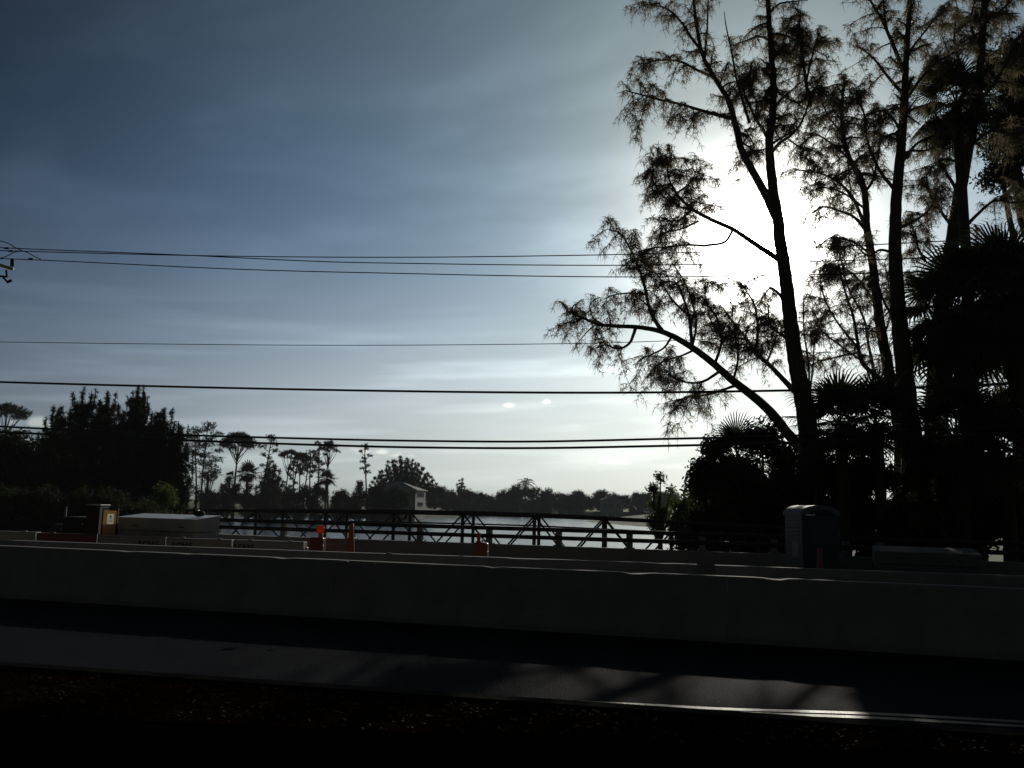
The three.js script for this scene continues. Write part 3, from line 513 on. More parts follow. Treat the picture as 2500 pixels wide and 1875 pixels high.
// ---------------------------------------------------------------- the tall feathery trees on the right
function featherTree(label, d, seed, trunk, limbs, extra = {}) {
  const R = mulberry(seed), to = ([px, py, dz = 0], dd = d) => P(px, py, dd + dz), M = d / F;
  const foot = to(trunk.p[0]); const base = V(foot.x, landY(foot.x, foot.z), foot.z), t = thing('feathery_tree', label, 'tree', base, 0, 'tall feathery trees'), L = (v) => v.clone().sub(base);
  const tw = new MB(), ms = [[], []];
  const twig = (S, dir, len, r, dens) => {
    const pts = [], n = 6, wob = V(R() - 0.5, R() - 0.5, R() - 0.5).multiplyScalar(0.5);
    for (let k = 0; k <= n; k++) { const u = k / n; pts.push(S.clone().addScaledVector(dir, len * u).add(V(wob.x * len * u * u, (0.1 * u - 0.55 * u * u) * len + 0.1 * Math.sin(u * 7 + R()) * len * 0.4, wob.z * len * u * u))); }
    tw.tube(pts, (u) => r * (1 - 0.8 * u) + 0.004, 3, false);
    const N = Math.max(4, Math.round(len * dens * 1.05));
    for (let i = 0; i < N; i++) { // each twig carries little hanging strings of tufts
      const u = 0.15 + 0.85 * R(), k = Math.min(n - 1, Math.floor(Math.min(u, 0.999) * n)), q = pts[k].clone().lerp(pts[k + 1], u * n - k), sl = 0.16 + 0.5 * R() * R() + 0.1 * R(), out = V(R() - 0.5, (R() - 0.4) * 0.5, R() - 0.5).multiplyScalar(0.75), c = Math.max(2, Math.round(sl / 0.1));
      const at = (v) => V(q.x + out.x * v, q.y + out.y * v - sl * v * v, q.z + out.z * v);
      tw.tube([at(0), at(0.5), at(1)], 0.0045, 3, false);
      for (let j = 0; j < c; j++) { const w = R() < 0.55 ? 0 : 1; ms[w].push(tf(at((j + R()) / c), new THREE.Quaternion().setFromEuler(new THREE.Euler((R() - 0.5) * 1.6, R() * 6.28, (R() - 0.5) * 1.6)), 0.6 + R() * 0.8)); }
    }
  };
  const leafy = (pts, r0, [u0, u1, per, len, dens = 7, up = 0.25]) => {
    let tot = 0; for (let k = 1; k < pts.length; k++) tot += pts[k].distanceTo(pts[k - 1]);
    const N = Math.round(tot * (u1 - u0) * (per > 6 ? 6 + (per - 6) * 0.3 : per) * 1.15), n = pts.length - 1;
    for (let i = 0; i < N; i++) {
      const u = lerp(u0, u1, Math.pow((i + R()) / N, 0.8)), k = Math.min(n - 1, Math.floor(u * n)), S = pts[k].clone().lerp(pts[k + 1], u * n - k), ax = pts[k + 1].clone().sub(pts[k]).normalize();
      const dir = V(R() - 0.5, (R() - 0.5) * 0.8, (R() - 0.5) * 1.1).normalize().addScaledVector(ax, 0.55).add(V(0, up, 0)).normalize();
      twig(S, dir, len * (0.4 + 1.05 * R()), r0 * 0.25 * (1 - 0.5 * u) + 0.006, dens);
    }
  };
  const stem = (l, name) => {
    const pts = smooth(l.p.map((p) => L(to(p, d + (l.dz ?? 0)))), Math.max(10, l.p.length * 5)), r0 = l.r[0] * M * 0.86, r1 = l.r[1] * M * 0.86, mb = new MB();
    if (name === 'trunk') { pts[0].y = -0.2; }
    for (let k = 1; k < pts.length - 1; k++) { const j = (l.j ?? 0.5) * lerp(r0, r1, k / pts.length) * 0.25; pts[k].x += (R() - 0.5) * j; pts[k].y += (R() - 0.5) * j; pts[k].z += (R() - 0.5) * j; }
    mb.tube(pts, (u) => lerp(r0, r1, Math.pow(u, 0.8)) * (name === 'trunk' ? 1 + 0.5 * Math.pow(1 - u, 12) : 1), name === 'trunk' ? 10 : 7); part(name, mb.geo(), mat.bark, t);
    if (l.leaf) leafy(pts, Math.max(r0, 0.05), l.leaf);
    return pts;
  };
  stem(trunk, 'trunk'); limbs.forEach((l) => stem(l, 'limb'));
  part('twigs', tw.geo(), mat.bark, t).userData.kind = 'stuff';
  ms.forEach((m, i) => copies('foliage', SPRAY[i], mat.needle, m, t, tint));
  return t;
}
const FT = 30;
featherTree('tall feathery tree before the sun with a long limb reaching left over the lake', FT, 11,
  { p: [[1990, 1345], [1985, 1200], [1975, 1080], [1962, 980], [1946, 900], [1935, 830], [1925, 740], [1915, 660], [1905, 590], [1898, 530], [1890, 480], [1884, 430], [1880, 390], [1878, 345], [1886, 280], [1889, 210], [1884, 150], [1880, 90], [1872, -40]], r: [30, 7], leaf: [0.72, 1, 5, 1.3, 9] },
  [
    { p: [[1896, 530], [1872, 480], [1845, 430], [1812, 370], [1797, 310], [1778, 245], [1745, 190], [1718, 140], [1702, 70], [1690, -40]], r: [15, 4], leaf: [0.3, 1, 3.6, 1.2, 8] },
    { p: [[1784, 288], [1755, 281], [1720, 272], [1660, 254], [1610, 243], [1570, 232], [1530, 222]], r: [7, 2], leaf: [0.15, 1, 7, 1.1, 9, 0.05], dz: -0.3 },
    { p: [[1745, 190], [1700, 170], [1660, 150], [1600, 148], [1570, 158]], r: [5, 2], leaf: [0.25, 1, 6, 0.8, 9] },
    { p: [[1718, 130], [1690, 95], [1660, 50], [1625, 20], [1585, 12]], r: [5, 2], leaf: [0.25, 1, 5.5, 0.9, 8] },
    { p: [[1720, 140], [1726, 80], [1728, 30], [1730, -30]], r: [4, 2], leaf: [0.3, 1, 3, 0.6, 6] },
    { p: [[1830, 300], [1800, 200], [1785, 120], [1772, 60], [1768, 28]], r: [5, 1], leaf: [0.1, 0.55, 4, 0.8, 6], dz: 0.5 },
    { p: [[1880, 345], [1862, 315], [1848, 295], [1822, 240], [1800, 180]], r: [7, 2], leaf: [0.3, 1, 5, 1.0, 8], dz: 0.6 },
    { p: [[1882, 375], [1905, 348], [1925, 335], [1950, 310], [1965, 280], [1978, 238]], r: [6, 2.5], leaf: [0.4, 1, 4.5, 1.1, 8], dz: 0.2 },
    { p: [[1883, 352], [1910, 335], [1940, 320], [1950, 315]], r: [4, 2], leaf: [0.4, 1, 5, 0.9, 8], dz: -0.5 },
    { p: [[1888, 215], [1915, 235], [1950, 250], [1990, 215], [2005, 190]], r: [5, 2], leaf: [0.2, 1, 5, 1.0, 8] },
    { p: [[1978, 260], [1968, 200], [1960, 140], [1950, 80], [1955, 30]], r: [7, 2], leaf: [0, 1, 9, 1.1, 9], dz: 0.5 },
    { p: [[1968, 200], [1985, 130], [2000, 80]], r: [4, 2], leaf: [0, 1, 8, 1.0, 8], dz: 0.3 },
    // the clump left of the sun
    { p: [[1912, 640], [1850, 600], [1790, 560], [1735, 535], [1690, 510], [1650, 470], [1630, 420], [1640, 375]], r: [9, 2], leaf: [0.5, 1, 9, 1.15, 10], dz: -0.6 },
    { p: [[1700, 515], [1660, 505], [1620, 480], [1590, 440]], r: [4, 1.5], leaf: [0.1, 1, 9, 0.9, 9], dz: -0.5 },
    { p: [[1720, 600], [1680, 598], [1640, 602], [1600, 605], [1565, 612]], r: [3.5, 1.5], leaf: [0.1, 1, 8, 0.9, 8, 0.1], dz: -0.7 },
    { p: [[1790, 560], [1770, 590], [1720, 600]], r: [4, 3.5], dz: -0.7 },
    { p: [[1705, 540], [1660, 560], [1610, 570]], r: [3.5, 1.5], leaf: [0.1, 1, 8, 0.9, 9], dz: -0.4 },
    // the long low limb
    { p: [[1972, 1110], [1925, 1060], [1885, 1010], [1840, 968], [1790, 930], [1745, 890], [1692, 850], [1645, 822], [1610, 808], [1560, 799], [1505, 796], [1462, 792], [1425, 777], [1382, 758]], r: [17, 3], leaf: [0.76, 1, 5.5, 0.9, 8], j: 0.3 },
    { p: [[1618, 810], [1598, 780], [1585, 750], [1574, 700], [1558, 650], [1540, 610], [1512, 568], [1488, 562]], r: [7, 2], leaf: [0.1, 1, 5.5, 0.95, 8], dz: 0.2 },
    { p: [[1578, 720], [1545, 715], [1500, 720], [1478, 728]], r: [3, 1.5], leaf: [0.1, 1, 6, 0.7, 8], dz: 0.2 },
    { p: [[1585, 750], [1560, 730], [1545, 735]], r: [3, 1.5], leaf: [0.1, 1, 6, 0.8, 8], dz: 0.4 },
    { p: [[1552, 799], [1546, 818], [1538, 836], [1522, 848], [1500, 850], [1480, 842], [1455, 850]], r: [5.5, 2], leaf: [0.35, 1, 6, 0.9, 8, -0.1], dz: 0.05 },
    { p: [[1462, 792], [1445, 770], [1440, 745], [1455, 728]], r: [3, 1.2], leaf: [0.1, 1, 5, 0.6, 8], dz: -0.1 },
    { p: [[1425, 777], [1405, 785], [1378, 790]], r: [3, 1.2], leaf: [0.1, 1, 6, 0.7, 8], dz: 0.2 },
    { p: [[1690, 850], [1686, 800], [1682, 770], [1665, 720], [1650, 690], [1620, 690]], r: [6, 2], leaf: [0.2, 1, 5, 0.9, 8], dz: 0.5 },
    { p: [[1690, 848], [1700, 790], [1690, 740], [1672, 690], [1640, 640]], r: [4, 1.5], leaf: [0.2, 1, 5, 0.8, 8], dz: 0.8 },
    { p: [[1760, 905], [1720, 930], [1690, 935], [1650, 925], [1625, 905]], r: [5, 2], leaf: [0.2, 1, 7, 0.95, 9, 0], dz: -0.3 },
    { p: [[1800, 940], [1770, 950], [1720, 965], [1680, 970], [1640, 985]], r: [5, 2], leaf: [0.2, 1, 7, 0.9, 9, 0], dz: 0.2 },
    { p: [[1640, 822], [1620, 850], [1580, 870], [1560, 880]], r: [4, 1.5], leaf: [0.2, 1, 7, 0.9, 9, -0.1], dz: -0.2 },
    { p: [[1700, 852], [1660, 870], [1625, 880], [1600, 895]], r: [4, 1.5], leaf: [0.2, 1, 7, 0.9, 9, -0.1], dz: 0.3 },
    // inner limbs under the sun
    { p: [[1745, 890], [1762, 830], [1752, 780], [1722, 730], [1732, 680]], r: [5, 1.5], leaf: [0.1, 1, 6, 0.9, 9], dz: 0.3 },
    { p: [[1790, 930], [1802, 870], [1792, 820], [1770, 790]], r: [4, 1.5], leaf: [0.1, 1, 6, 0.9, 9], dz: -0.4 },
    { p: [[1872, 885], [1890, 840], [1902, 790]], r: [4, 1.5], leaf: [0.2, 1, 6, 0.8, 9], dz: 0.9 },
    { p: [[1680, 770], [1640, 730], [1600, 665], [1570, 640]], r: [4, 1.5], leaf: [0.2, 1, 6, 0.9, 9], dz: 0.7 },
    { p: [[1652, 472], [1690, 440], [1702, 408]], r: [3, 1.2], leaf: [0.1, 1, 9, 0.9, 9], dz: -0.3 },
    { p: [[1620, 482], [1592, 430], [1612, 395]], r: [3, 1.2], leaf: [0.1, 1, 9, 0.9, 9], dz: -0.8 },
    { p: [[1690, 512], [1650, 540], [1605, 530]], r: [3, 1.2], leaf: [0.1, 1, 9, 0.9, 9], dz: -0.9 },
    { p: [[1800, 320], [1830, 335], [1840, 372], [1815, 395]], r: [3, 1.2], leaf: [0.1, 1, 7, 0.9, 9], dz: 0.4 },
    { p: [[1778, 250], [1815, 225], [1845, 190]], r: [3, 1.2], leaf: [0.1, 1, 6, 0.9, 9], dz: 0.7 },
    { p: [[1886, 280], [1850, 250], [1830, 200], [1835, 150]], r: [3, 1.2], leaf: [0.1, 1, 6, 1.0, 9], dz: 0.9 },
    { p: [[1884, 150], [1910, 110], [1925, 60]], r: [3, 1.2], leaf: [0, 1, 7, 1.0, 9], dz: 0.2 },
    { p: [[1925, 340], [1955, 360], [1990, 370], [2020, 400]], r: [3, 1.2], leaf: [0, 1, 6, 1.0, 9], dz: 0.6 },
    { p: [[1955, 970], [1930, 945], [1905, 918], [1872, 885], [1845, 862], [1825, 830], [1800, 800], [1770, 760]], r: [10, 3], leaf: [0.35, 1, 6, 1.05, 9], dz: 0.5 },
    { p: [[1845, 862], [1850, 800], [1840, 740], [1815, 700]], r: [5, 2], leaf: [0.1, 1, 7, 1.0, 9], dz: 0.6 },
    { p: [[1825, 830], [1780, 820], [1740, 790], [1725, 740]], r: [4, 2], leaf: [0.1, 1, 7, 0.9, 9], dz: 0.9 },
    { p: [[1938, 830], [1905, 815], [1880, 790], [1875, 740]], r: [5, 2], leaf: [0.2, 1, 7, 0.8, 9], dz: 0.3 },
    { p: [[1928, 760], [1900, 715], [1878, 700]], r: [6, 3], leaf: [0.4, 1, 5, 0.7, 8] },
    { p: [[1975, 960], [1975, 900], [1962, 800], [1962, 720]], r: [4, 1.5], leaf: [0.3, 1, 4, 0.6, 6], dz: 0.4 },
    { p: [[1975, 985], [1985, 890], [1990, 830], [2010, 770]], r: [3, 1.5], leaf: [0.3, 1, 4, 0.7, 6], dz: 0.9 },
  ]);
featherTree('slender curved feathery tree right of the sun', FT + 1, 21,
  { p: [[2205, 1345], [2203, 1200], [2200, 1080], [2185, 980], [2165, 880], [2150, 800], [2140, 720], [2130, 640], [2117, 560], [2112, 480], [2100, 430], [2078, 395], [2060, 340], [2055, 280], [2060, 200]], r: [22, 4], leaf: [0.66, 1, 5, 1.1, 9] },
  [
    { p: [[2112, 510], [2060, 472], [2010, 458], [1978, 468]], r: [4, 1.5], leaf: [0.1, 1, 6, 0.9, 8], dz: 0.7 },
    { p: [[2125, 620], [2080, 590], [2030, 580], [2000, 600]], r: [4, 1.5], leaf: [0.1, 1, 5, 0.9, 8], dz: 0.5 },
    { p: [[2112, 560], [2085, 530], [2050, 515], [2010, 505], [1985, 520]], r: [5, 2], leaf: [0.2, 1, 6, 0.8, 8] },
    { p: [[2110, 545], [2080, 480], [2040, 440], [1990, 420], [1945, 415]], r: [6, 2], leaf: [0.3, 1, 5, 0.9, 8], dz: 0.4 },
    { p: [[2112, 470], [2130, 440], [2140, 400], [2150, 330], [2145, 260]], r: [5, 2], leaf: [0.2, 1, 6, 1.0, 8], dz: 0.3 },
    { p: [[2190, 1010], [2165, 940], [2130, 910], [2105, 885], [2095, 840], [2085, 780], [2060, 700], [2045, 640]], r: [10, 2], leaf: [0.35, 1, 5.5, 0.9, 8], dz: -0.5 },
    { p: [[2135, 912], [2120, 840], [2110, 780], [2070, 700], [2050, 620], [2040, 590]], r: [5, 1.5], leaf: [0.2, 1, 4, 0.8, 7], dz: 0.3 },
    { p: [[2165, 940], [2168, 900], [2160, 860]], r: [5, 2], leaf: [0.2, 1, 6, 0.7, 7], dz: -0.4 },
    { p: [[2110, 885], [2060, 850], [2010, 810], [1985, 780]], r: [4, 1.5], leaf: [0.2, 1, 6, 0.9, 8], dz: 0.7 },
    { p: [[2100, 860], [2050, 870], [2000, 880], [1970, 870]], r: [4, 1.5], leaf: [0.1, 1, 7, 0.9, 8], dz: 0.9 },
    { p: [[2145, 760], [2110, 700], [2070, 660], [2030, 650]], r: [4, 1.5], leaf: [0.1, 1, 7, 0.9, 8], dz: 0.6 },
    { p: [[2155, 830], [2175, 760], [2170, 700], [2160, 640]], r: [4, 1.5], leaf: [0.1, 1, 6, 0.9, 8], dz: 0.8 },
    { p: [[2075, 390], [2030, 350], [1990, 330], [1960, 350]], r: [4, 1.5], leaf: [0.1, 1, 6, 1.0, 8], dz: 0.3 },
    { p: [[2060, 330], [2020, 280], [2000, 220]], r: [4, 1.5], leaf: [0.1, 1, 7, 1.0, 8], dz: 0.5 },
    { p: [[2095, 850], [2040, 780], [2010, 720], [2000, 660]], r: [4, 1.5], leaf: [0.2, 1, 6, 0.9, 8], dz: 0.4 },
    { p: [[2175, 960], [2120, 955], [2050, 960], [2000, 945]], r: [4, 1.5], leaf: [0.1, 1, 5, 0.8, 7], dz: 0.5 },
  ]);
featherTree('straight feathery tree with a forked top at the upper right', FT - 1, 31,
  { p: [[2235, 1350], [2232, 1200], [2225, 1080], [2215, 980], [2205, 880], [2195, 780], [2188, 680], [2185, 590], [2188, 500], [2196, 400], [2204, 300], [2208, 240], [2212, 150], [2218, 60], [2224, -60]], r: [34, 6], leaf: [0.62, 1, 3.2, 1.1, 8] },
  [
    { p: [[2206, 175], [2185, 120], [2168, 80], [2152, 45], [2130, 10], [2110, -30]], r: [7, 3], leaf: [0.3, 1, 4, 1.1, 7] },
    { p: [[2168, 82], [2160, 40], [2156, -20]], r: [4, 2], leaf: [0.2, 1, 4, 0.8, 7] },
    { p: [[2207, 140], [2240, 100], [2275, 55], [2310, 10]], r: [4, 2], leaf: [0.1, 1, 5, 1.1, 8] },
    { p: [[2205, 230], [2170, 190], [2130, 140], [2090, 110]], r: [6, 2], leaf: [0.3, 1, 5, 1.0, 8] },
    { p: [[2190, 470], [2150, 420], [2120, 350], [2110, 280], [2090, 220]], r: [6, 2], leaf: [0.3, 1, 5.5, 1.1, 9] },
    { p: [[2198, 400], [2240, 350], [2280, 330], [2300, 300]], r: [6, 2], leaf: [0.3, 1, 5, 1.0, 9], dz: 0.5 },
    { p: [[2208, 250], [2250, 190], [2290, 150], [2330, 130]], r: [6, 2], leaf: [0.2, 1, 5.5, 1.1, 9], dz: 0.4 },
    { p: [[2188, 560], [2230, 540], [2270, 510], [2290, 460]], r: [6, 2], leaf: [0.2, 1, 7, 1.0, 9], dz: 0.7 },
    { p: [[2188, 620], [2150, 610], [2120, 625], [2090, 600]], r: [5, 2], leaf: [0.2, 1, 5, 0.8, 8], dz: 0.5 },
    { p: [[2200, 800], [2160, 740], [2140, 690], [2120, 680]], r: [5, 2], leaf: [0.2, 1, 5, 0.8, 8], dz: 0.8 },
    { p: [[2260, 640], [2240, 600], [2235, 560]], r: [5, 2], leaf: [0, 1, 9, 1.0, 10], dz: 0.9 },
    { p: [[2204, 330], [2180, 290], [2150, 270], [2105, 290]], r: [5, 2], leaf: [0.2, 1, 5, 1.0, 8], dz: -0.5 },
  ]);
featherTree('thickest leaning feathery trunk near the right edge', FT + 2, 41,
  { p: [[2290, 1345], [2288, 1150], [2288, 1000], [2290, 870], [2300, 760], [2315, 660], [2330, 560], [2345, 460], [2362, 370], [2378, 280], [2392, 180], [2400, 60], [2405, -60]], r: [36, 8], leaf: [0.62, 1, 4, 1.2, 9] },
  [
    { p: [[2352, 560], [2390, 520], [2430, 490], [2480, 495], [2540, 480]], r: [6, 2], leaf: [0.3, 1, 6, 1.1, 9] },
    { p: [[2330, 560], [2300, 520], [2270, 470], [2260, 420]], r: [6, 2], leaf: [0.2, 1, 8, 1.1, 10] },
    { p: [[2340, 470], [2310, 420], [2290, 380], [2300, 330]], r: [6, 2], leaf: [0.2, 1, 9, 1.1, 10] },
    { p: [[2365, 360], [2420, 320], [2470, 330], [2520, 300]], r: [6, 2], leaf: [0.2, 1, 7, 1.1, 9] },
    { p: [[2380, 260], [2430, 200], [2470, 120], [2510, 60]], r: [6, 2], leaf: [0.1, 1, 9, 1.2, 10] },
    { p: [[2385, 230], [2350, 170], [2330, 90], [2340, 20]], r: [6, 2], leaf: [0.2, 1, 7, 1.1, 9] },
    { p: [[2312, 680], [2350, 630], [2400, 600], [2460, 610]], r: [6, 2], leaf: [0.1, 1, 8, 1.1, 9] },
    { p: [[2300, 800], [2260, 740], [2240, 700], [2250, 660]], r: [5, 2], leaf: [0.1, 1, 8, 1.0, 9], dz: 0.6 },
    { p: [[2380, 1010], [2430, 970], [2470, 950], [2520, 930]], r: [6, 4], leaf: [0.1, 1, 7, 1.0, 9] },
    { p: [[2290, 960], [2330, 950], [2380, 920], [2420, 860]], r: [6, 2], leaf: [0.3, 1, 6, 1.0, 9] },
    { p: [[2395, 120], [2370, 60], [2380, 0]], r: [5, 2], leaf: [0, 1, 9, 1.1, 10] },
    { p: [[2400, 60], [2450, 20], [2490, -20]], r: [5, 2], leaf: [0, 1, 9, 1.2, 10] },
  ]);

// ---------------------------------------------------------------- leafy trees and shrubs
function leafTree(name, label, cat, px, topPy, depth, o = {}) {
  // a crown of leaf clusters in lumps over a trunk with limbs
  const R = mulberry(o.seed ?? (px * 7 + topPy)), top = P(px, topPy, depth), y0 = landY(top.x, top.z), H = top.y - y0, M = depth / F, rx = (o.w ?? 60) * M, bot = H * (o.clear ?? 0.15);
  const t = thing(name, label, cat, V(top.x, y0, top.z), 0, o.group), S = o.leaf ?? clamp(0.5 + depth * 0.004, 0.5, 2.2), n = o.lumps ?? 9, ms = [], wood = new MB();
  const cy = (H + bot) / 2, ry = (H - bot) / 2;
  if (o.trunk !== 0) { const tr = (o.trunk ?? 0.03) * H; wood.tube(smooth([V(0, -0.2, 0), V(rx * 0.06 * (R() - 0.5), H * 0.3, 0), V(rx * 0.2 * (R() - 0.5), H * 0.75, 0)], 8), (u) => tr * (1 - 0.7 * u) + 0.02, 7); }
  for (let k = 0; k < n; k++) {
    const a = k / n * 6.28 + R(), rr = Math.sqrt((k + 0.5) / n) * 0.72, ly = (R() * 2 - 1) * 0.62, fl = Math.sqrt(Math.max(0.1, 1 - ly * ly * 0.8)), c = V(Math.cos(a) * rr * rx * fl, cy + ly * ry, Math.sin(a) * rr * rx * fl * (o.deep ?? 0.8)), lr = Math.min(rx, ry * 1.3) * (0.36 + 0.2 * R()) * (o.lump ?? 1), lry = Math.min(lr, ry * (o.flat ?? 0.62));
    if (k === 0) c.set(0, H - lry, 0);
    c.y = Math.min(c.y, H - lry * 0.9 - R() * ry * 0.15); c.y = Math.max(c.y, bot + lry * 0.5);
    if (o.trunk !== 0) wood.tube(smooth([V(0, bot * 0.7 + H * 0.15, 0), V(c.x * 0.5, c.y * 0.75, c.z * 0.5), c], 5), (u) => 0.012 * H * (1 - 0.8 * u) + 0.01, 4, false);
    const N = Math.round((o.dense ?? 90) * Math.pow(lr / S, 2) * 0.6) + 12;
    for (let i = 0; i < N; i++) { const d = V(R() - 0.5, R() - 0.5, R() - 0.5).normalize(), q = Math.pow(R(), o.hollow ?? 0.55), lump = 0.75 + 0.4 * vnoise(d.x * 2.5 + k * 9, d.y * 2.5 + d.z * 2.5, 5); ms.push(tf(V(c.x + d.x * lr * q * lump, Math.max(0.1, c.y + d.y * lry * q * lump), c.z + d.z * lr * q * lump), randQ(R), S * (0.6 + 0.7 * R()))); }
  }
  if (o.trunk !== 0) part('trunk', wood.geo(), mat.bark, t);
  copies('crown', o.big ? LEAF2 : LEAF, o.m ?? mat.broad, ms, t, tint);
  return t;
}
// ---------------------------------------------------------------- palms
function fanGeo(n, R, wid) {
  const mb = new MB(); mb.tube(smooth([V(0, 0, 0), V(0, 0.25, 0.35), V(0, 0.3, 0.8)], 4), 0.018, 4, false);
  for (let i = 0; i < n; i++) { const a = (i / (n - 1) - 0.5) * 4.4, d = V(Math.sin(a), 0.12 * Math.cos(a * 2), Math.cos(a)), l = R * (0.85 + 0.2 * Math.cos(a) + 0.12 * RG()), o = V(0, 0.3, 0.8); mb.strip([o, o.clone().addScaledVector(d, l * 0.5), o.clone().addScaledVector(d, l * 0.85).add(V(0, -0.06 * l, 0)), o.clone().addScaledVector(d, l).add(V(0, -0.25 * l, 0))], [wid * 0.3, wid, wid * 0.6, wid * 0.08], V(Math.cos(a), 0.2, -Math.sin(a)).normalize()); }
  return mb.geo(true);
}
const FAN = fanGeo(34, 0.85, 0.028), FANFAR = fanGeo(16, 0.85, 0.07);
function fanPalm(label, px, py, depth, size, o = {}) { // px, py: the heart of the crown
  const R = mulberry(px + py * 3), c = P(px, py, depth), y0 = landY(c.x, c.z), t = thing('fan_palm', label, 'palm tree', V(c.x, y0, c.z), 0, o.group ?? 'fan palms'), H = c.y - y0, mb = new MB();
  mb.tube(smooth([V(0, -0.2, 0), V(0.05 * size, H * 0.5, 0), V(0, H, 0)], 10), (u) => size * (0.17 + 0.03 * Math.sin(u * 60) * 0.4), 9); part('trunk', mb.geo(), mat.pineBark, t);
  const N = o.n ?? 22;
  for (let i = 0; i < N; i++) { const f = part('frond', o.far ? FANFAR : FAN, mat.palm, t, V(0, H, 0)), k = i / N; f.rotation.set(lerp(-1.25, 0.95 + (o.skirt ?? 0), Math.pow(k, 0.8)), i * 2.4 + R() * 0.4, 0, 'YXZ'); f.scale.setScalar(size * (0.85 + R() * 0.3)); }
  return t;
}
fanPalm('fan palm with spiky crown right of the slanting trunk, beneath the sun', 2052, 1050, 26.5, 1.15, { n: 26 });
fanPalm('fan palm with spiky crown between the sunlit trunk and the straight tree', 2140, 1045, 27.5, 1.15, { n: 26 });
fanPalm('fan palm crown low behind the thick leaning trunk', 2335, 1070, 27, 1.4, { n: 28 });
fanPalm('fan palm at the right edge below the sloping branch', 2450, 1130, 26, 1.3, { n: 24 });
fanPalm('small fan palm at the top left of the dark thicket', 1800, 1125, 29.5, 0.9, { n: 24 });
fanPalm('tall fan palm whose fan stands out high between two trunks', 2335, 255, 30.5, 1.15, { n: 26, skirt: 0.4 });
fanPalm('fan palm with a shaggy skirt hiding the thick leaning trunk', 2340, 770, 28.5, 1.7, { n: 34, skirt: 0.6 });
fanPalm('fan palm with dark hanging fronds at the right edge', 2465, 730, 28, 1.7, { n: 34, skirt: 0.5 });
const hedge = (label, px, py, d, w, o = {}) => leafTree('dense_shrub', label, 'shrub', px, py, d, { w, clear: 0.02, trunk: 0.02, dense: 150, lumps: 12, group: 'dense shrubs beyond the railing', leaf: 0.5, hollow: 0.7, deep: 0.6, ...o });
hedge('dark shrub with feathery left flank above the end of the footbridge', 1745, 1055, 29, 90, { lumps: 14 });
hedge('dark shrub directly left of the sunlit trunk base', 1860, 1015, 29.5, 120, { lumps: 14 });
hedge('dark shrub filling the gap right behind the base of the sunlit trunk', 1915, 1065, 30.5, 90, { lumps: 14 });
hedge('dark shrub behind the portable toilet', 1990, 1085, 28.5, 110);
hedge('dark shrub right of the portable toilet under the fan palms', 2110, 1080, 29, 110);
hedge('dark shrub between the straight and the leaning trunks', 2250, 1050, 29.5, 110);
hedge('dark shrub right of the thick leaning trunk', 2370, 1090, 28.5, 100, { clear: 0.25 });
hedge('low dark shrub behind the shade-toned steel box', 2220, 1190, 25, 130, { lumps: 10 });
hedge('dark shrub at the right edge above the lit grass', 2500, 1110, 31, 100, { clear: 0.3 });
leafTree('dark_tree', 'large dark tree filling the right edge of the view', 'tree', 2490, 560, 32, { w: 130, clear: 0.3, dense: 150, lumps: 16, leaf: 0.6, hollow: 0.7 });
leafTree('dark_tree', 'dark tree top in the upper right corner behind the feathery trees', 'tree', 2500, 60, 36, { w: 150, clear: 0.6, dense: 110, lumps: 12, leaf: 0.6 });
leafTree('small_leafy_tree', 'slim small-leaved tree with airy top at the end of the footbridge', 'tree', 1612, 1142, 50, { w: 46, clear: 0.3, m: mat.bright, dense: 24, lumps: 18, leaf: 0.5, lump: 0.6 });
const bush = (label, px, py, d, w, o = {}) => leafTree('green_bush', label, 'bush', px, py, d, { w, clear: 0.02, trunk: 0.02, m: mat.bright, dense: 100, leaf: 0.6, group: 'green bushes by the end of the footbridge', ...o });
bush('yellowish green bush below the airy small tree', 1664, 1215, 40, 55);
bush('green bush between the airy small tree and the dark thicket', 1700, 1165, 44, 70);
bush('feathery bush hanging out of the dark thicket above the footbridge', 1735, 1125, 38, 50, { m: mat.needle, leaf: 0.7, dense: 40 });

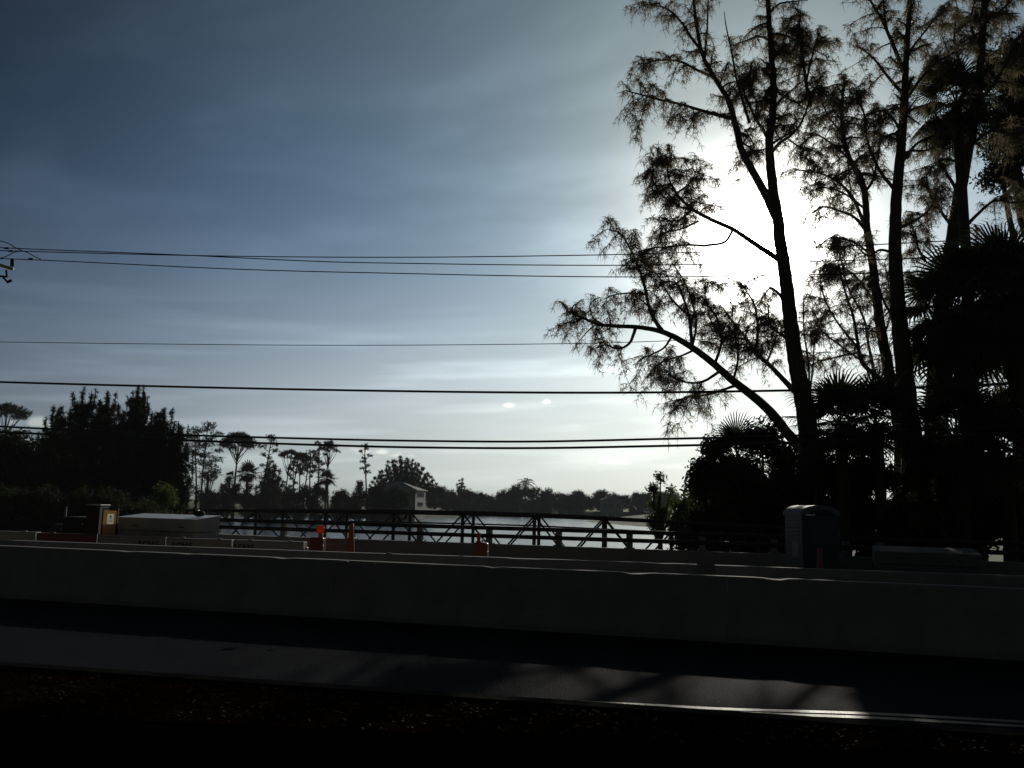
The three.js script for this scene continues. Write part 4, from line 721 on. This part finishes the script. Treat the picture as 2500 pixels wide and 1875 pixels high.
// ---------------------------------------------------------------- pines
function pads(t, list, m, R, S, per) { const ms = []; for (const [c, rx, ry] of list) { const N = Math.round(per * (rx / S) * (rx / S)) + 8; for (let i = 0; i < N; i++) { const d = V(R() - 0.5, R() - 0.5, R() - 0.5).normalize(), q = Math.pow(R(), 0.5); ms.push(tf(V(c.x + d.x * rx * q, c.y + d.y * ry * q, c.z + d.z * rx * q), randQ(R), S * (0.6 + 0.6 * R()))); } } copies('crown', TUFT, m, ms, t, tint); }
function tallPine(label, px, topPy, basePx, depth, w, o = {}) {
  const R = mulberry(px * 13 + (o.seed ?? 0)), top = P(px, topPy, depth), b = P(basePx, 1236, depth), y0 = landY(b.x, b.z), base = V(b.x, y0, b.z), H = top.y - y0, M = depth / F, lean = top.x - b.x;
  const t = thing('tall_pine', label, 'pine tree', base, 0, 'tall bare-trunked pines across the water'), rw = w * M / 2, ax = (u) => V(lean * u + Math.sin(u * 4 + px) * 0.25, H * u, 0), mb = new MB(), list = [];
  const nT = o.twin ? 2 : 1; for (let k = 0; k < nT; k++) mb.tube(Array.from({ length: 10 }, (_, i) => ax(i / 9 * (o.umbrella ? 0.8 : 0.97)).add(V(k * 0.5 * (1 - i / 12), 0, k * 0.4))), (u) => 0.27 * (1 - 0.62 * u), 7);
  const n = o.n ?? 9, low = o.low ?? 0.68;
  for (let k = 0; k < n; k++) {
    let c, pr;
    if (o.umbrella) { const a = k * 2.4 + R(), rr = Math.sqrt((k + 0.5) / n) * 0.82; c = ax(1).add(V(Math.cos(a) * rr * rw, -H * 0.03 - rr * rr * H * (o.dome ?? 0.16), Math.sin(a) * rr * rw)); pr = rw * 0.34; }
    else { const u = lerp(low, 0.97, k / (n - 1)), a = k * 2.4 + R(), rr = (k === n - 1 ? 0.1 : 0.35 + 0.5 * R()) * (1 - 0.35 * Math.abs(u - 0.85) / 0.3); c = ax(u).add(V(Math.cos(a) * rr * rw, 0, Math.sin(a) * rr * rw)); pr = rw * (0.32 + 0.2 * R()); }
    const from = o.umbrella ? ax(0.62 + 0.12 * R()) : ax(Math.max(0.4, c.y / H - 0.05)); mb.tube(smooth([from, from.clone().lerp(c, 0.6).add(V(0, -0.2, 0)), c], 5), (u) => 0.1 * (1 - 0.7 * u), 4, false); list.push([c, pr, pr * (o.flat ?? 0.42)]);
  }
  if (o.snag) for (const s of o.snag) { const p = ax(s); mb.tube([p, p.clone().add(V(rw * 0.7 * (R() > 0.5 ? 1 : -1), 0.4, 0))], 0.05, 4, false); }
  part('trunk', mb.geo(), mat.pineBark, t); pads(t, list, mat.pine, R, (o.S ?? 0.85) * 0.62, (o.per ?? 7) * 0.6); return t;
}
tallPine('tall pine with layered crown just right of the dense pines', 506, 1030, 492, 200, 92, { n: 14, low: 0.55, S: 0.8, per: 6 });
tallPine('short-crowned pine half hidden by the dense pines beside the layered one', 478, 1050, 478, 205, 60, { n: 6, low: 0.7 });
tallPine('broad umbrella-topped pine with a forked trunk', 582, 1054, 570, 205, 96, { n: 26, umbrella: 1, twin: 1, dome: 0.2, S: 0.9, per: 9 });
tallPine('leaning tall pine right of the umbrella pine', 663, 1058, 636, 200, 52, { n: 10, low: 0.62 });
tallPine('dome-topped pine at the left of the pine cluster', 708, 1095, 692, 215, 66, { n: 14, umbrella: 1, dome: 0.12 });
tallPine('slim pine second in the pine cluster', 727, 1105, 706, 220, 46, { n: 9, low: 0.75, flat: 0.5 });
tallPine('slim pine with low tufts in the middle of the pine cluster', 718, 1122, 722, 215, 36, { n: 9, low: 0.55 });
tallPine('dark-topped pine in the middle of the pine cluster', 737, 1103, 731, 225, 50, { n: 12, umbrella: 1, dome: 0.12 });
tallPine('pine with a bent trunk right in the pine cluster', 752, 1112, 738, 222, 36, { n: 8, low: 0.7 });
tallPine('spreading pine at the right of the pine cluster', 757, 1098, 763, 215, 54, { n: 12, low: 0.72, flat: 0.5 });
tallPine('tall pine left of the forked one, crossing both low wires', 778, 1074, 775, 205, 42, { n: 10, low: 0.66 });
tallPine('tall pine with a forked bare limb crossing both low wires', 806, 1072, 800, 200, 50, { n: 14, umbrella: 1, dome: 0.16, snag: [0.5, 0.55] });
tallPine('lone slim pine with sparse top left of the house', 893, 1080, 896, 200, 40, { n: 9, low: 0.66, snag: [0.4] });
tallPine('flat-topped pine at the left edge behind the dense trees', 20, 985, 0, 160, 120, { n: 16, umbrella: 1, dome: 0.14, S: 1.0 });
function bushyPine(label, px, topPy, depth, w, o = {}) {
  const R = mulberry(px * 3 + 5), top = P(px, topPy, depth), y0 = landY(top.x, top.z), H = top.y - y0, M = depth / F, rw = w * M / 2, t = thing('bushy_pine', label, 'pine tree', V(top.x, y0, top.z), 0, 'dense pines on the left bank'), mb = new MB(), ms = [];
  mb.tube([V(0, -0.2, 0), V(0, H * 0.97, 0)], (u) => 0.16 * (1 - 0.85 * u) + 0.02, 7);
  const candle = (p, len, s) => { mb.tube([p, p.clone().add(V(0, len, 0))], 0.03, 4, false); for (let i = 0; i < Math.ceil(len * 9); i++) ms.push(tf(p.clone().add(V((R() - 0.5) * 0.08, len * R(), (R() - 0.5) * 0.08)), randQ(R), s * (0.7 + 0.5 * R()))); };
  candle(V(0, H - 1.7, 0), 1.6, 0.34);
  for (let y = H * (o.low ?? 0.12); y < H - 1.2; y += 0.45) {
    const k = 1 - (y / H), r = rw * Math.pow(k, o.pow ?? 0.75) * (0.7 + 0.5 * R()) + 0.15, n = 6;
    for (let i = 0; i < n; i++) {
      const a = R() * 6.28, d = V(Math.cos(a), 0, Math.sin(a)), rr = Math.max(0.35, r * (0.7 + 0.4 * R())), tip = V(d.x * rr, y + rr * 0.32, d.z * rr); mb.tube(smooth([V(0, y, 0), V(d.x * rr * 0.6, y + rr * 0.08, d.z * rr * 0.6), tip], 4), 0.025, 3, false);
      const N = Math.ceil(rr * 6); for (let q = 0; q < N; q++) { const u = 0.2 + 0.8 * q / N; ms.push(tf(V(d.x * rr * u + (R() - 0.5) * 0.4, y + rr * 0.3 * u * u + (R() - 0.5) * 0.3, d.z * rr * u + (R() - 0.5) * 0.4), randQ(R), 0.5 * (0.7 + 0.5 * R()))); }
      if (R() < 0.6) candle(tip, 0.5 + R() * 0.8, 0.3);
    }
  }
  part('trunk', mb.geo(), mat.pineBark, t); copies('crown', TUFT, mat.pine, ms, t, tint); return t;
}
bushyPine('leftmost dense pine with a bare candle tip', 150, 992, 64, 130);
bushyPine('tall dense pine with a wide pointed top, second from the left', 204, 947, 62, 200);
bushyPine('dense pine with a broad top between the wires, third from the left', 264, 953, 63, 200);
bushyPine('tallest dense pine whose long tip touches the thick wire', 338, 944, 61, 170);
bushyPine('dense pine just right of the tallest one', 372, 1000, 63, 170);
bushyPine('dense pine with a slim tip at the right of the group', 402, 997, 62, 170);
bushyPine('rightmost dense pine beside the layered tall pine', 437, 1024, 61, 130);
leafTree('dark_tree', 'dark rounded tree at the left edge below the flat-topped pine', 'tree', 50, 1050, 66, { w: 130, clear: 0.1, dense: 110, lumps: 14, leaf: 0.8, hollow: 0.7 });
leafTree('dark_tree', 'dark spreading tree left of the dense pines, low over the bank', 'tree', 125, 1085, 58, { w: 80, clear: 0.1, dense: 110, lumps: 10, leaf: 0.8, hollow: 0.7 });
leafTree('green_bush', 'yellowish green bush at the foot of the rightmost dense pines', 'bush', 405, 1180, 56, { w: 60, clear: 0.02, trunk: 0.02, m: mat.bright, leaf: 0.6 });
const lowL = (label, px, py, d, w) => leafTree('dense_shrub', label, 'shrub', px, py, d, { w, clear: 0.02, trunk: 0.02, dense: 90, leaf: 0.6, hollow: 0.6, group: 'low dark shrubs on the left bank' });
lowL('low dark shrub in the lower left corner of the trees', 20, 1180, 44, 120);
lowL('low dark shrub behind the dark red plastic barrier', 150, 1200, 45, 110);
lowL('low dark shrub behind the tan notice board', 280, 1195, 47, 110);
lowL('low dark shrub under the dense pines behind the white box', 350, 1215, 50, 90);
// a bare-twigged small tree and the thicket across the water
leafTree('small_leafy_tree', 'airy round small tree at the foot of the layered tall pine', 'tree', 512, 1120, 180, { w: 46, clear: 0.2, dense: 16, lumps: 12, leaf: 0.9, lump: 0.8 });
function farFeather(label, px, topPy, depth, w, seed, n = 26) { // a far feathery tree: upswept plumes
  const R = mulberry(seed), top = P(px, topPy, depth), y0 = landY(top.x, top.z), H = top.y - y0, rw = w * depth / F / 2, t = thing('feathery_tree', label, 'tree', V(top.x, y0, top.z), 0, 'feathery trees across the water'), mb = new MB(), ms = [];
  mb.tube([V(0, -0.2, 0), V(0, H * 0.5, 0)], (u) => 0.3 * (1 - 0.5 * u), 7);
  for (let k = 0; k < n; k++) { const a = k * 2.4, s = Math.sqrt((k + 0.5) / n), e = V(Math.cos(a) * s * rw, H * (1 - 0.5 * s * s - 0.08 * R()), Math.sin(a) * s * rw * 0.8), pts = smooth([V(0, H * 0.25, 0), V(e.x * 0.6, e.y * 0.62, e.z * 0.6), e], 8); mb.tube(pts, (u) => 0.09 * (1 - 0.85 * u), 4, false); pts.forEach((p, i) => { if (i > 2) for (let q = 0; q < 7; q++) ms.push(tf(p.clone().add(V((R() - 0.5) * 1.3, (R() - 0.5) * 1.2, (R() - 0.5) * 1.3).multiplyScalar(1.1 - i * 0.08)), randQ(R), 0.9 * (0.6 + 0.6 * R()))); }); }
  part('trunk', mb.geo(), mat.bark, t); copies('crown', TUFT, mat.pine, ms, t, tint);
}
farFeather('feathery tree below the leaning tall pine', 665, 1125, 195, 74, 3, 22);
farFeather('large feathery tree spreading behind the two-storey house', 988, 1114, 262, 165, 5, 74);
farFeather('small feathery tree among the far trees right of the house', 1126, 1168, 380, 34, 8, 14);

// ---------------------------------------------------------------- tree line across the water
const FAR = [
  [520, 1190, 190, 44, 'low dark tree right under the layered tall pine'], [560, 1165, 200, 52, 'dark tree below the umbrella pine'], [610, 1180, 195, 40, 'dark tree between the umbrella pine and the leaning pine'], [655, 1178, 185, 60, 'dark tree under the far feathery tree'], [705, 1182, 205, 50, 'dark tree below the left of the pine cluster'], [745, 1180, 200, 50, 'dark tree below the right of the pine cluster'], [775, 1170, 195, 44, 'dark tree below the pair of tall forked pines'], [835, 1190, 205, 56, 'low dark tree left of the lone slim pine'], [880, 1167, 190, 36, 'dark tree at the foot of the lone slim pine'], [928, 1176, 205, 70, 'dark tree in front of the left end of the house'], [968, 1184, 205, 56, 'low dark tree before the middle of the house'],
  [1062, 1184, 330, 50, 'far tree right behind the house corner'], [1100, 1190, 340, 50, 'far tree left of the small feathery tree'], [1140, 1192, 360, 44, 'far tree right of the small feathery tree'], [1172, 1200, 370, 36, 'low far tree in the dip of the tree line'], [1200, 1205, 380, 40, 'lowest far tree in the dip of the tree line'], [1230, 1192, 390, 48, 'far tree left of the far feather-leaved palm'], [1262, 1178, 395, 50, 'far tree just behind the far feather-leaved palm'], [1310, 1186, 400, 56, 'far tree right of the far feather-leaved palm'], [1340, 1190, 405, 50, 'far rounded tree second right of the far palm'], [1378, 1203, 420, 40, 'low far tree between two rounded crowns'], [1416, 1194, 420, 62, 'far round-topped tree left of the pale blue house'], [1472, 1194, 425, 54, 'far round-topped tree behind the pale blue house'], [1520, 1206, 430, 56, 'low far tree right of the pale blue house'], [1570, 1200, 440, 60, 'far tree behind the yellowish bush on the right bank'], [1620, 1196, 440, 70, 'far tree behind the airy small tree'],
  [1060, 1222, 300, 50, 'low dark bush on the shore right of the house'], [1130, 1225, 345, 60, 'low dark bush on the far shore below the small feathery tree'], [1220, 1228, 405, 70, 'low dark bush on the far shore left of centre'], [1300, 1228, 410, 60, 'low dark bush on the far shore below the far palm'], [1390, 1232, 412, 70, 'low dark bush on the far shore left of the pale blue house'], [1560, 1236, 415, 70, 'low dark bush on the far shore right of the pale blue house'],
];
for (const [px, py, d, w, label] of FAR) leafTree('far_tree', label, 'tree', px, py, d, { w: w * 0.62, clear: py > 1215 ? 0.02 : 0.05, lumps: 15, lump: 0.95, dense: 60, leaf: d > 300 ? 1.5 : 1.0, hollow: 0.62, group: 'trees across the water' });
leafTree('far_wood', 'distant dark belt of woodland closing the view', 'wood', 1250, 1216, 520, { w: 330, clear: 0.02, trunk: 0, lumps: 70, lump: 0.5, dense: 60, leaf: 3, big: 1, deep: 0.1 }).userData.kind = 'stuff';
leafTree('far_wood', 'distant dark belt of woodland on the left', 'wood', 660, 1212, 320, { w: 330, clear: 0.02, trunk: 0, lumps: 60, lump: 0.5, dense: 60, leaf: 2.4, big: 1, deep: 0.1 }).userData.kind = 'stuff';
fanPalm('fan palm with a round dark head under the umbrella pine', 605, 1160, 178, 1.75, { far: 1, n: 22, group: 'fan palms across the water' });
fanPalm('fan palm with a dark head below the forked tall pines', 797, 1172, 185, 1.45, { far: 1, n: 22, group: 'fan palms across the water' });
fanPalm('small fan palm on a thin stem left of the round-headed one', 562, 1164, 185, 0.8, { far: 1, n: 16, group: 'fan palms across the water' });
{ // feather-leaved palm on the far shore
  const c = P(1282, 1185, 385), y0 = landY(c.x, c.z), t = thing('feather_palm', 'feather-leaved palm standing above the far tree line', 'palm tree', V(c.x, y0, c.z)), H = c.y - y0, mb = new MB(); mb.tube([V(0, -0.2, 0), V(0.3, H, 0)], 0.3, 7); part('trunk', mb.geo(), mat.pineBark, t);
  const fr = new MB(), ax = smooth([V(0, 0, 0), V(0, 1.1, 1.4), V(0, 0.9, 3), V(0, -0.4, 4.2)], 14); fr.tube(ax, 0.05, 4, false); for (let k = 2; k < ax.length; k++) for (const s of [-1, 1]) fr.strip([ax[k], ax[k].clone().add(V(s * 0.7, -0.15, 0.25)), ax[k].clone().add(V(s * 1.1, -0.6, 0.4))], [0.08, 0.1, 0.02], V(0, 0, 1)); const g = fr.geo(true);
  for (let i = 0; i < 14; i++) { const f = part('frond', g, mat.palm, t, V(0.3, H, 0)); f.rotation.set(lerp(-0.9, 0.5, i / 13), i * 2.4, 0, 'YXZ'); }
}

// ---------------------------------------------------------------- houses across the water
function house(name, label, c, turn, W, D, wallH, roofH, wallM, rows, hipped) {
  const t = thing(name, label, 'house', c, turn);
  part('wall', boxUV(new THREE.BoxGeometry(W, wallH, D).translate(0, wallH / 2, 0)), wallM, t);
  const e = 0.5, x = W / 2 + e, z = D / 2 + e, r = hipped ? Math.max(0.2, W / 2 - D / 2) : x, A = [V(-x, 0, -z), V(x, 0, -z), V(x, 0, z), V(-x, 0, z), V(-r, roofH, 0), V(r, roofH, 0)], m = new MB();
  for (const [a, b, q] of [[3, 2, 5], [3, 5, 4], [1, 0, 4], [1, 4, 5], [2, 1, 5], [0, 3, 4]]) m.tri(A[a], A[b], A[q]); const rf = part('roof', m.geo(true), mat.roof, t, V(0, wallH + 0.16, 0));
  part('fascia', new THREE.BoxGeometry(W + 1.02, 0.24, D + 1.02).translate(0, 0.06, 0), mat.trim, rf, V(0, -0.08, 0));
  for (const [face, u, y, w, h] of rows) {
    const o = part('window', rbox(face === 'x' ? 0.12 : w, h, face === 'x' ? w : 0.12, 0.02), mat.trim, t, face === 'x' ? V(W / 2 + 0.04, y, u) : V(u, y, D / 2 + 0.04)); part('pane', face === 'x' ? new THREE.BoxGeometry(0.06, h - 0.25, w - 0.25) : new THREE.BoxGeometry(w - 0.25, h - 0.25, 0.06), mat.pane, o, face === 'x' ? V(0.06, 0, 0) : V(0, 0, 0.06));
  }
  return t;
}
{
  const d = 240, corner = P(1013, 1243, d), base = landY(corner.x, corner.z), yTop = P(1013, 1197, d).y - base, turn = -1.17, W = 11, D = 15;
  // the wall seen at the right faces along +z of the house turned by 'turn'
  const ex = V(Math.cos(turn), 0, -Math.sin(turn)), ez = V(Math.sin(turn), 0, Math.cos(turn)), rows = [];
  for (let k = 0; k < 4; k++) rows.push(['x', -3.3 + k * 2.2, yTop * 0.88, 1.1, 1.3]); for (let k = 0; k < 3; k++) rows.push(['x', -2.2 + k * 2.2, yTop * 0.62, 1.1, 1.3]);
  const T2 = -0.14, e2x = V(Math.cos(T2), 0, -Math.sin(T2)), e2z = V(Math.sin(T2), 0, Math.cos(T2)), W2 = 14, D2 = 12, c2 = corner.clone().addScaledVector(e2x, -W2 / 2).addScaledVector(e2z, -D2 / 2); c2.y = base;
  for (const [u, y] of [[-4.5, 0.72], [-1.5, 0.72], [1.5, 0.72], [4.5, 0.72], [-4.5, 0.26], [0, 0.26], [4.5, 0.26]]) rows.push(['z', u, yTop * y, 1.2, 1.5]);
  house('two_storey_house', 'cream two-storey house with grey roof and windowed end wall on the far left bank', c2, T2, W2, D2, yTop, 2.4, mat.cream, rows, true);
  const p2 = P(1475 + 18, 1250, 400), y2 = landY(p2.x, p2.z), h2 = P(1490, 1222, 400).y - y2, r2 = []; for (const [u, w] of [[-3.4, 1.2], [-0.6, 2.6], [2.6, 1.4]]) for (const y of [0.74, 0.28]) r2.push(['z', u, h2 * y, w, h2 * 0.26]);
  house('blue_house', 'pale blue two-storey house among the trees on the far shore', V(p2.x, y2, p2.z), 0, 10, 8, h2, 1.9, mat.blueWall, r2, true);
  for (const [px, label] of [[798, 'leftmost of three small white posts on the far grass'], [806, 'middle of three small white posts on the far grass'], [815, 'rightmost of three small white posts on the far grass']]) { const p = P(px, 1236, 205), o = thing('white_post', label, 'post', V(p.x, landY(p.x, p.z), p.z), 0, 'small white posts on the far grass'); part('post', rbox(0.35, 1.1, 0.12, 0.03, 0, 0.55, 0), mat.trim, o); part('cap', rbox(0.42, 0.08, 0.18, 0.02, 0, 1.14, 0), mat.trim, o); }
  const mb = new MB(), pts = []; for (let x = 560; x <= 760; x += 10) { const q = P(x, 1234, 190 + 6 * Math.sin(x / 60)); q.y = landY(q.x, q.z) + 0.05; pts.push(q); } mb.strip(pts, pts.map(() => 1.1), V(0, 0, 1)); struct('path', mb.geo(true), mat.paleConcrete, 'pale path along the far left bank');
}
renderer.render(scene, camera);
